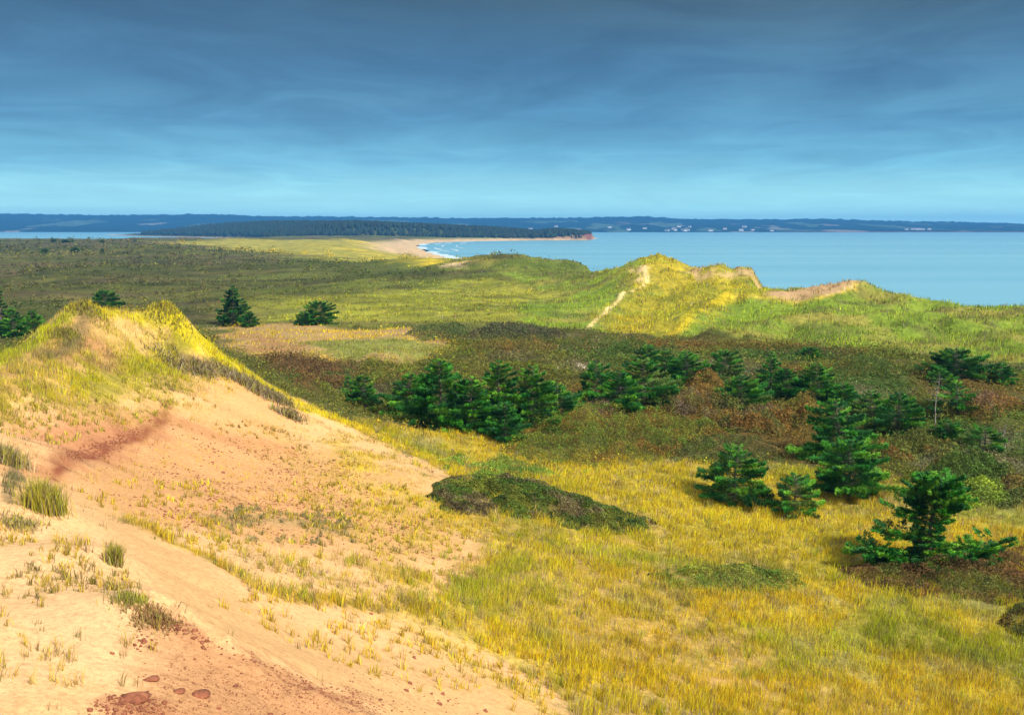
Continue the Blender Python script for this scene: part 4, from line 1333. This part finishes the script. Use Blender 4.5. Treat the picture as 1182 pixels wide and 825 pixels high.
TG = 'spruces scattered over the swale'
T = [
    (848, 580, 512, 80, 'bush', 'dark windswept spruce, left one of three standing free in the yellow grass', dict(leanx=.03, tint=(1, .95, 1.0), gaps=.22, trunk0=.10)),
    (917, 590, 545, 66, 'bush', 'lowest and sparsest of three spruces standing free in the yellow grass', dict(gaps=.3, pale=.15, tint=(1.2, 1.15, 1))),
    (980, 574, 506, 80, 'dome', 'bright green spruce, right one of three standing free in the yellow grass', dict(gaps=.15, trunk0=.10)),
    (963, 528, 455, 84, 'bush', 'tall dense spruce right behind the three free standing ones', dict(gaps=.12)),
    (990, 505, 478, 40, 'dome', 'small bright spruce tucked against the right side of the tall dense spruce', dict(pale=.3)),
    (1070, 655, 546, 72, 'clump', 'large leaning spruce with wide low limbs in the lower right', dict(gaps=.15, tint=(1.15, 1.1, 1), leanx=.02, dens=1.4,
        extra=[(0, .12, -1, .10, .70, 46), (0, .08, 1, .06, .74, 46), (0, .3, -1, .20, .50, 26), (0, .05, -1, -.02, .5, 30), (.45, .12, 1, .75, .32, 14), (0, .5, -1, .4, .30, 16), (0, .62, -.3, .5, .3, 26), (0, .6, 1, .5, .3, 24), (0, .1, .7, .1, .5, 24), (0, .8, .4, .5, .18, 16)])),
    (505, 493, 412, 96, 'cone', 'tallest spruce with pointed top in the dense left clump', dict(gaps=.08)),
    (474, 482, 430, 62, 'bush', 'spruce forming the left end of the dense clump', dict(gaps=.08)),
    (540, 495, 434, 70, 'bush', 'rounded spruce in the middle of the dense clump', dict(gaps=.08)),
    (574, 490, 413, 60, 'cone', 'pointed spruce just right of the middle of the dense clump', dict(gaps=.1)),
    (612, 492, 419, 72, 'bush', 'broad spruce with pale tip near the right of the dense clump', dict(gaps=.1, pale=.12)),
    (583, 508, 462, 46, 'bush', 'low dark spruce at the foot of the dense clump', dict(gaps=.1, tint=(.7, .8, 1))),
    (645, 478, 444, 60, 'bush', 'low spreading spruce at the right end of the dense clump', dict(gaps=.12)),
    (686, 468, 415, 52, 'bush', 'left spruce of the second clump, right of the dense one', dict(gaps=.12)),
    (716, 474, 425, 60, 'bush', 'middle spruce of the second clump with full base', dict(gaps=.12)),
    (742, 472, 413, 64, 'dome', 'right and tallest spruce of the second clump with yellowish top', dict(pale=.35, gaps=.15)),
    (420, 470, 431, 46, 'bush', 'lone low spruce left of the dense clump by the grassy crest', dict(gaps=.18, tint=(.8, .8, .9))),
    (402, 452, 428, 17, 'thin', 'tiny thin spruce behind the lone low spruce left of the clump', dict()),
    (748, 424, 397, 34, 'bush', 'small spruce standing farthest back above the second clump', dict()),
    (768, 430, 402, 30, 'cone', 'slim spruce between the farthest small spruce and the long row', dict()),
    (792, 444, 405, 60, 'bush', 'wide spruce starting the long row to the right of the second clump', dict(gaps=.15)),
    (833, 436, 403, 44, 'dome', 'yellowish green spruce second in the long row', dict(pale=.3)),
    (856, 471, 432, 66, 'bush', 'bright spruce in front of the long row, low and wide', dict(gaps=.15, pale=.12)),
    (889, 452, 404, 30, 'cone', 'narrow upright spruce in the middle of the long row', dict()),
    (908, 458, 424, 46, 'bush', 'dark round spruce right of the narrow upright one', dict(tint=(.7, .8, 1))),
    (945, 462, 418, 62, 'bush', 'broad mixed green spruce toward the end of the long row', dict(pale=.15)),
    (933, 414, 401, 24, 'dome', 'tiny spruce alone below the dune ridge', dict()),
    (972, 470, 440, 40, 'bush', 'round spruce at the end of the long row', dict()),
    (1003, 488, 450, 56, 'bush', 'spruce left in the pair above the large leaning spruce', dict(pale=.1)),
    (1036, 496, 452, 60, 'bush', 'spruce right in the pair above the large leaning spruce', dict()),
    (1104, 434, 404, 62, 'dome', 'dark flat topped spruce under the green dune slope at right', dict(tint=(.6, .7, .8))),
    (1086, 450, 424, 42, 'bush', 'low spruce leaning out left below the dark flat topped spruce', dict(leanx=-.15)),
    (1104, 474, 440, 50, 'bush', 'ragged open spruce below the dark flat topped spruce', dict(gaps=.35)),
    (1155, 441, 419, 36, 'bush', 'small spruce near the frame edge under the green dune slope', dict()),
    (1093, 502, 482, 34, 'bush', 'very low spruce patch between heath left of the ragged bush', dict()),
    (1135, 520, 490, 52, 'bush', 'greyish half dead spruce bush at the right of the swale', dict(gaps=.4, pale=.3)),
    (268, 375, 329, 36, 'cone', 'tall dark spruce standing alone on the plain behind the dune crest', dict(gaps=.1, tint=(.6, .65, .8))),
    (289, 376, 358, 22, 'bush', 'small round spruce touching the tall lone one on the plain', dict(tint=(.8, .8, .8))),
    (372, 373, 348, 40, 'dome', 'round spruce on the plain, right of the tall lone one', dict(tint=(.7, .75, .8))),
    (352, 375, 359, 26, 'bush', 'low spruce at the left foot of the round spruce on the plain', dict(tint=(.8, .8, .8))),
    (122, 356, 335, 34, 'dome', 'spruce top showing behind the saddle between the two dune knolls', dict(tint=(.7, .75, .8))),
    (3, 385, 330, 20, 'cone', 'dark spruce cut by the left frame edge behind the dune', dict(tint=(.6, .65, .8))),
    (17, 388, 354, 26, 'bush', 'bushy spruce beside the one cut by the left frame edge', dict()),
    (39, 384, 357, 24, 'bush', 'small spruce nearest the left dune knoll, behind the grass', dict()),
]
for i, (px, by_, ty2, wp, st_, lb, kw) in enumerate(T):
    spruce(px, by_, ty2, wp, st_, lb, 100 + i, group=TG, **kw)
# specks of trees on the far skyline of the plain
for i, (px, by_, ty2, wp, lb) in enumerate([(62, 279.5, 275.5, 6, 'pointed dark tree on the far left skyline of the plain'), (74, 280, 277, 9, 'flat dark bush beside the pointed tree on the far left skyline'),
                                            (84, 280, 277.5, 6, 'last small bush of the far left skyline group'), (118, 280, 276.5, 5, 'single small tree on the skyline near the bay water'),
                                            (52, 293, 287, 10, 'greyish dark bush on the far plain at left'), (87, 291, 286, 11, 'round dark bush on the far plain right of the greyish bush'),
                                            (118, 292, 287, 5, 'thin dark bush on the far plain below the skyline tree')]):
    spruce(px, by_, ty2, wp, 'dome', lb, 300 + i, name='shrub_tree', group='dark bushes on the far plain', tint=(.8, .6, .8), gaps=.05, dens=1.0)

# bare dead stems
def snag(px, base, topy, label, seed):
    rs = np.random.default_rng(seed)
    x, y = hit(px, base)
    hm_ = (base - topy) / F * y
    o = empty('dead_tree', (x, y, float(hgt(x, y)) - .03))
    tag(o, label, 'dead tree')
    zs = np.linspace(0, 1, 6)
    tr_ = np.stack([np.cumsum(rs.normal(0, .03 * hm_, 6)), np.cumsum(rs.normal(0, .03, 6)), zs * hm_], -1)
    v, f = tubes([(tr_, np.linspace(.035, .008, 6))], 6)
    make_mesh('trunk', v, faces=f, mats=[deadm], parent=o, smooth=True)
    sg = []
    for k in range(14):
        t_ = rs.uniform(.25, .98)
        b0 = np.array([np.interp(t_, zs, tr_[:, 0]), np.interp(t_, zs, tr_[:, 1]), t_ * hm_])
        a = rs.uniform(0, 6.28)
        L = hm_ * rs.uniform(.12, .35) * (1.2 - t_)
        tip = b0 + np.array([math.cos(a) * L, math.sin(a) * L, L * rs.uniform(.1, .8)])
        sg.append((np.array([b0, (b0 + tip) / 2 + [0, 0, .03], tip]), [.014, .009, .004]))
    v, f = tubes(sg, 4)
    make_mesh('branches', v, faces=f, mats=[deadm], parent=o)


snag(1083, 500, 428, 'bare grey dead tree stem beside the ragged open spruce', 5)
snag(1158, 522, 488, 'bare grey dead tree beside the half dead spruce bush', 6)

# ------------------------------------------------------------------ grass tussocks and driftwood-like roots on the scarp
def tussock(px, py, hpx, wpx, cols, label, n=420, seed=1, lean=.0, droop=.7, group=None):
    x0, y0 = hit(px, py)
    sc = y0 / F
    o = empty('grass_tussock', (x0, y0, float(hgt(x0, y0))))
    tag(o, label, 'grass tussock', group)
    n = int(n * 1.4)
    hpx *= .85
    rs = np.random.default_rng(seed)
    bx = rs.normal(0, wpx * sc * .24, n); by = rs.normal(0, wpx * sc * .2, n)
    bz = hgt(x0 + bx, y0 + by) - o.location[2] - .02
    hb = hpx * sc * rs.uniform(.4, 1.15, n)
    az = rs.uniform(0, 6.28, n); bd = rs.uniform(.1, 1, n) * droop
    dx, dy = np.cos(az) * bd + lean, np.sin(az) * bd
    wb = max(.004, .00042 * y0) * rs.uniform(.6, 1.3, n)
    fa = rs.uniform(0, 3.14, n)
    wx, wy = np.cos(fa) * wb, np.sin(fa) * wb
    v = np.zeros((n, 5, 3))
    for k, (s_, f1, q) in enumerate(((-1, 0, 1), (1, 0, 1), (1, .6, .8), (-1, .6, .8))):
        v[:, k, 0] = bx + s_ * wx * q + dx * hb * f1 * f1; v[:, k, 1] = by + s_ * wy * q + dy * hb * f1 * f1; v[:, k, 2] = bz + hb * f1
    v[:, 4, 0] = bx + dx * hb; v[:, 4, 1] = by + dy * hb; v[:, 4, 2] = bz + hb * np.clip(1 - .75 * bd ** 2, .1, 1)
    f = (np.array([(0, 1, 2), (0, 2, 3), (3, 2, 4)])[None] + (np.arange(n) * 5)[:, None, None]).reshape(-1, 3)
    cc = np.array(cols)[rs.integers(0, len(cols), n)] * rs.uniform(.6, 1.3, (n, 1))
    make_mesh('blades', v.reshape(-1, 3), tris=f, mats=[folm], col=np.repeat(cc, 5, 0), parent=o)
    if group is None:
        pass


OLV = [(.24, .26, .03), (.42, .40, .04), (.32, .25, .12)]
GRY = [(.46, .36, .18), (.32, .24, .12), (.46, .42, .05), (.24, .19, .12), (.40, .40, .04)]
tussock(52, 588, 44, 42, [(.34, .33, .03), (.50, .42, .04), (.30, .24, .12)], 'tall olive grass tussock on the rim of the near sand slope', 900, 1, droop=.5)
tussock(10, 535, 30, 40, GRY, 'grey dry tussock at the left frame edge', 500, 2)
tussock(22, 606, 14, 50, GRY, 'flat grey dry tussock on the sand just below the tall olive one', 400, 3)
tussock(132, 650, 34, 18, GRY + OLV, 'narrow grey tussock leaning on the edge of the smooth sand hollow', 260, 4, lean=.1)
tussock(180, 716, 19, 64, [(.34, .19, .08), (.30, .26, .06), (.22, .11, .05)], 'brown rooty tussock on the tip of the near sand crest', 330, 5, droop=1.3)
tussock(150, 694, 16, 46, OLV, 'small olive tussock just above the brown rooty one', 350, 6)
GR2 = [(.22, .16, .09), (.30, .24, .12), (.16, .12, .08), (.34, .32, .05), (.40, .33, .18)]
for i, (px, py, hp, wp, lb) in enumerate([(200, 421, 10, 50, 'grey tussock at the upper left end of the blow-out scarp'), (232, 430, 15, 44, 'second grey tussock from the left along the blow-out scarp'),
                                          (264, 433, 10, 40, 'third grey tussock from the left along the blow-out scarp'), (291, 449, 19, 50, 'fourth and tallest tussock along the blow-out scarp'),
                                          (320, 461, 12, 40, 'fifth tussock, hanging over the lower part of the scarp'), (333, 481, 16, 32, 'lowest tussock at the right end of the blow-out scarp')]):
    tussock(px, py, hp, wp, GR2, lb, 300, 20 + i, droop=1.5, group='tussocks along the blow-out scarp')
for i, (px, py, hp, wp, lb) in enumerate([(97, 354, 8, 46, 'bushy grass tussock crowning the left dune knoll'), (192, 360, 7, 50, 'bushy grass tussock crowning the right dune knoll'),
                                          (76, 388, 10, 34, 'brownish tussock below the left dune knoll')]):
    tussock(px, py, hp, wp, [(.26, .24, .04), (.20, .16, .06), (.32, .30, .03)], lb, 500, 40 + i)
def weeds(n, r0, r1):
    x, y, r = scatter(n, r0, r1)
    m = sample(FLD, x, y)
    ok = rng.random(n) < m * (.5 + 1.0 * fbm(x / 1.8, y / 1.8, 577, 3))
    x, y, r = x[ok], y[ok], r[ok]
    c_ = np.array([(.30, .24, .20), (.10, .16, .02), (.20, .22, .03), (.26, .13, .05), (.13, .11, .07), (.34, .30, .20)])[rng.integers(0, 6, len(x))]
    v, f, cc = leafmass(x, y, hgt(x, y) + .03, .0042 * r * rng.uniform(.5, 1.5, len(x)), c_, 12, .0008 * r, flat=1.0)
    o = make_mesh('weeds', v, faces=f, mats=[folm], col=cc)
    tag(o, 'small grey, green and rusty weeds mixed through the yellow grass field', 'weeds', kind='stuff')


weeds(9500, 18, 62)
x, y, r = scatter(6200, 19, 66)
k = rng.random(len(x)) < sample(FLD, x, y) * (.35 + 1.3 * fbm(x / 2.4, y / 2.4, 601, 3))
x, y, r = x[k], y[k], r[k]
cc_ = np.array([(.62, .46, .02), (.46, .42, .02), (.52, .40, .14), (.30, .34, .02), (.40, .28, .08)])[rng.integers(0, 5, len(x))]
blades('marram_clumps', x, y, rng.uniform(.22, .5, len(x)), .00045 * r, cc_, 22, .0022 * r, 'taller arching marram clumps dotted through the yellow field', bend=.95)
# sparse tufts on the near sand, one mass nobody could count
tx_l, ty_l, tc_l, th_l = [], [], [], []
for outl, n, c_, h_ in [([(0, 610), (60, 620), (130, 660), (170, 720), (150, 780), (0, 790)], 150, (.50, .38, .04), .26),
                        ([(40, 640), (120, 650), (150, 700), (60, 740)], 60, (.24, .20, .06), .22),
                        ([(290, 690), (400, 710), (560, 750), (640, 800), (560, 815), (400, 770), (260, 700)], 230, (.62, .44, .03), .30),
                        ([(330, 560), (460, 560), (545, 620), (540, 700), (330, 680), (240, 620)], 420, (.52, .42, .04), .28),
                        ([(90, 560), (240, 560), (250, 640), (150, 600)], 130, (.58, .44, .03), .26),
                        ([(0, 440), (200, 420), (200, 470), (0, 500)], 300, (.46, .40, .05), .26),
                        ([(240, 590), (380, 590), (420, 620), (300, 630)], 260, (.26, .24, .09), .2),
                        ([(190, 450), (330, 500), (420, 530), (380, 560), (240, 480)], 90, (.45, .32, .08), .2)]:
    q = np.array([hit(*p) for p in outl])
    mn, mx = q.min(0), q.max(0)
    xx = rng.uniform(mn[0], mx[0], n * 3); yy = rng.uniform(mn[1], mx[1], n * 3)
    k = np.nonzero((sdist(xx, yy, q) > -.3) & (rng.random(n * 3) < .6 + 1.2 * fbm(xx / .9, yy / .9, 77, 2)))[0][:n]
    tx_l.append(xx[k]); ty_l.append(yy[k]); tc_l.append(np.tile(c_, (len(k), 1)) * rng.uniform(.6, 1.3, (len(k), 1))); th_l.append(h_ * rng.uniform(.35, 1.1, len(k)))
xx, yy = np.concatenate(tx_l), np.concatenate(ty_l)
blades('grass_tufts', xx, yy, np.concatenate(th_l), .00075 * np.hypot(xx, yy), np.concatenate(tc_l), 10, np.full(len(xx), .035), 'separate upright grass tufts dotted over the bare near sand', bend=.75)
# ------------------------------------------------------------------ stones
rockm, t, b = new_mat('red_stone')
pos = N(t, 'ShaderNodeNewGeometry').outputs['Position']
t.links.new(ramp(t, tnoise(t, 9, 5, .65, pos), [(.3, (.12, .04, .022)), (.55, (.25, .085, .042)), (.75, (.36, .16, .08))]), b.inputs['Base Color'])
bp = N(t, 'ShaderNodeBump'); bp.inputs['Strength'].default_value = .6; bp.inputs['Distance'].default_value = .02
t.links.new(tnoise(t, 30, 4, .6, pos), bp.inputs['Height']); t.links.new(bp.outputs[0], b.inputs['Normal'])
import bmesh
ICO = []
for sub in (1, 2):
    bm = bmesh.new(); bmesh.ops.create_icosphere(bm, subdivisions=sub, radius=1)
    bm.verts.ensure_lookup_table()
    ICO.append((np.array([v.co[:] for v in bm.verts]), np.array([[v.index for v in f.verts] for f in bm.faces]))); bm.free()


def rock_verts(sx, sy, sz, seed, sub=1):
    v, f = ICO[sub]
    rs = np.random.default_rng(seed)
    v = v * (1 + rs.normal(0, .13, (len(v), 1)))
    for _ in range(5):                                 # flat broken faces
        d = rs.normal(0, 1, 3); d /= np.linalg.norm(d)
        k = v @ d
        v = v - np.maximum(0, k - .68)[:, None] * d
    a = rs.uniform(0, 6.28)
    v = v * np.array([sx, sy, sz])
    return np.stack([v[:, 0] * math.cos(a) - v[:, 1] * math.sin(a), v[:, 0] * math.sin(a) + v[:, 1] * math.cos(a), v[:, 2]], -1), f


ST = [(174, 785, 21, 'flat red stone on the near sand, left of the two largest'), (206, 799, 18, 'dark flat stone between the upper left one and the largest red stone'),
      (232, 803, 27, 'largest flat red stone at the bottom of the near sand slope'), (155, 808, 42, 'broad reddish slab half buried at the bottom left'),
      (473, 789, 9, 'dark stone at the top of the small stone group on the lower sand'), (469, 797, 8, 'dark stone just below the topmost of the small group'),
      (511, 801, 8, 'dark stone on the right side of the small group on the lower sand'), (507, 813, 9, 'round dark stone lowest in the small group on the lower sand'),
      (560, 821, 8, 'dark stone at the bottom edge, right of the small stone group'), (478, 759, 7, 'single dark stone above the small stone group'),
      (498, 801, 5, 'tiny dark stone in the middle of the small stone group'), (517, 809, 5, 'tiny dark stone at the lower right of the small group'),
      (434, 646, 6, 'lone dark stone under the grass on the mid slope'), (500, 645, 5, 'lone dark stone right of the mid slope, before the grass field'),
      (428, 709, 6, 'dark stone just under the yellow grass band'), (245, 534, 5, 'dark stone in the middle of the gravelly red slope'),
      (257, 546, 6, 'dark stone slightly below the middle of the gravelly red slope'), (338, 518, 5, 'dark stone high on the gravelly red slope toward the grassy crest'),
      (312, 825, 10, 'reddish stone at the bottom edge on the gravelly tongue'), (272, 792, 8, 'brown stone on the upper edge of the gravelly tongue'),
      (225, 728, 9, 'dark stone below the brown rooty tussock'), (233, 741, 8, 'dark stone on the crest edge just under the rooty tussock'), (372, 800, 6, 'dark stone on the crest edge farther down the gravelly tongue'),
      (130, 755, 7, 'small dark stone left of the flat red stones'), (252, 818, 8, 'dark stone right beneath the largest red stone')]
for i, (px, py, wp, lb) in enumerate(ST):
    x, y = hit(px, py)
    s_ = wp * y / F * .5
    v, f = rock_verts(s_, s_ * .8, s_ * (.32 if wp > 15 else .6), 700 + i, 1)
    o = make_mesh('stone', v, tris=f, mats=[rockm])
    o.location = (x, y, float(hgt(x, y)) + s_ * .08)
    tag(o, lb, 'stone', 'red stones on the sand')


def pebbles(n, outline, smin, smax, name, label, pw=3.5):
    q = np.array([hit(*p) for p in outline])
    mn, mx = q.min(0), q.max(0)
    x = rng.uniform(mn[0], mx[0], n * 4); y = rng.uniform(mn[1], mx[1], n * 4)
    dd = sdist(x, y, q)
    sp_ = .22 * min(mx - mn)
    ok = (rng.random(len(x)) < sstep(-.1, 1, dd / sp_) * (.5 + 1.2 * fbm(x / 1.4, y / 1.4, 909, 3)))
    x, y = x[ok][:n], y[ok][:n]
    s_ = smin + (smax - smin) * rng.random(len(x)) ** pw * 1.0
    bv = np.array([(1, 0, 0), (-.3, .9, 0), (-.8, -.5, 0), (.1, -.9, .1), (0, 0, .7), (0, 0, -.5)])
    bf = np.array([(0, 1, 4), (1, 2, 4), (2, 3, 4), (3, 0, 4), (1, 0, 5), (2, 1, 5), (3, 2, 5), (0, 3, 5)])
    a = rng.uniform(0, 6.28, len(x))
    v = bv[None] * s_[:, None, None] * rng.uniform(.6, 1.3, (len(x), 1, 3))
    vx = v[..., 0] * np.cos(a)[:, None] - v[..., 1] * np.sin(a)[:, None]
    vy = v[..., 0] * np.sin(a)[:, None] + v[..., 1] * np.cos(a)[:, None]
    vv = np.stack([vx + x[:, None], vy + y[:, None], v[..., 2] + hgt(x, y)[:, None] + .1 * s_[:, None]], -1)
    f = (bf[None] + (np.arange(len(x)) * 6)[:, None, None]).reshape(-1, 3)
    o = make_mesh(name, vv.reshape(-1, 3), tris=f, mats=[rockm])
    tag(o, label, 'gravel', kind='stuff')


pebbles(6500, [(70, 545), (180, 480), (260, 490), (420, 530), (540, 600), (540, 660), (400, 640), (220, 620)], .010, .055, 'gravel', 'red brown gravel strewn over the middle dune slope')
pebbles(4500, [(165, 735), (195, 705), (250, 742), (420, 803), (480, 850), (150, 850)], .004, .022, 'fine_gravel', 'fine red gravel on the tongue below the near crest')
pebbles(420, [(380, 760), (560, 790), (600, 830), (400, 830)], .006, .03, 'scattered_pebbles', 'few dark pebbles on the pale lower sand')
pebbles(900, [(140, 740), (165, 712), (195, 702), (235, 728), (260, 745), (235, 756), (200, 738), (165, 760)], .012, .05, 'crumbled_earth', 'crumbled red brown earth under the roots on the near crest')
pebbles(500, [(85, 815), (125, 798), (180, 800), (215, 825), (150, 850), (80, 840)], .010, .05, 'red_crumbs', 'red crumbs around the half buried slab at the bottom left')
pebbles(900, [(222, 730), (300, 758), (420, 798), (490, 832), (470, 840), (400, 814), (290, 778), (220, 746)], .006, .032, 'crest_clods', 'small red clods along the broken edge of the near crest')
# red soil crest
pebbles(3800, [(55, 550), (85, 518), (130, 502), (180, 470), (192, 480), (160, 505), (100, 530)], .015, .06, 'red_clods', 'dark red clods along the curved red soil edge')
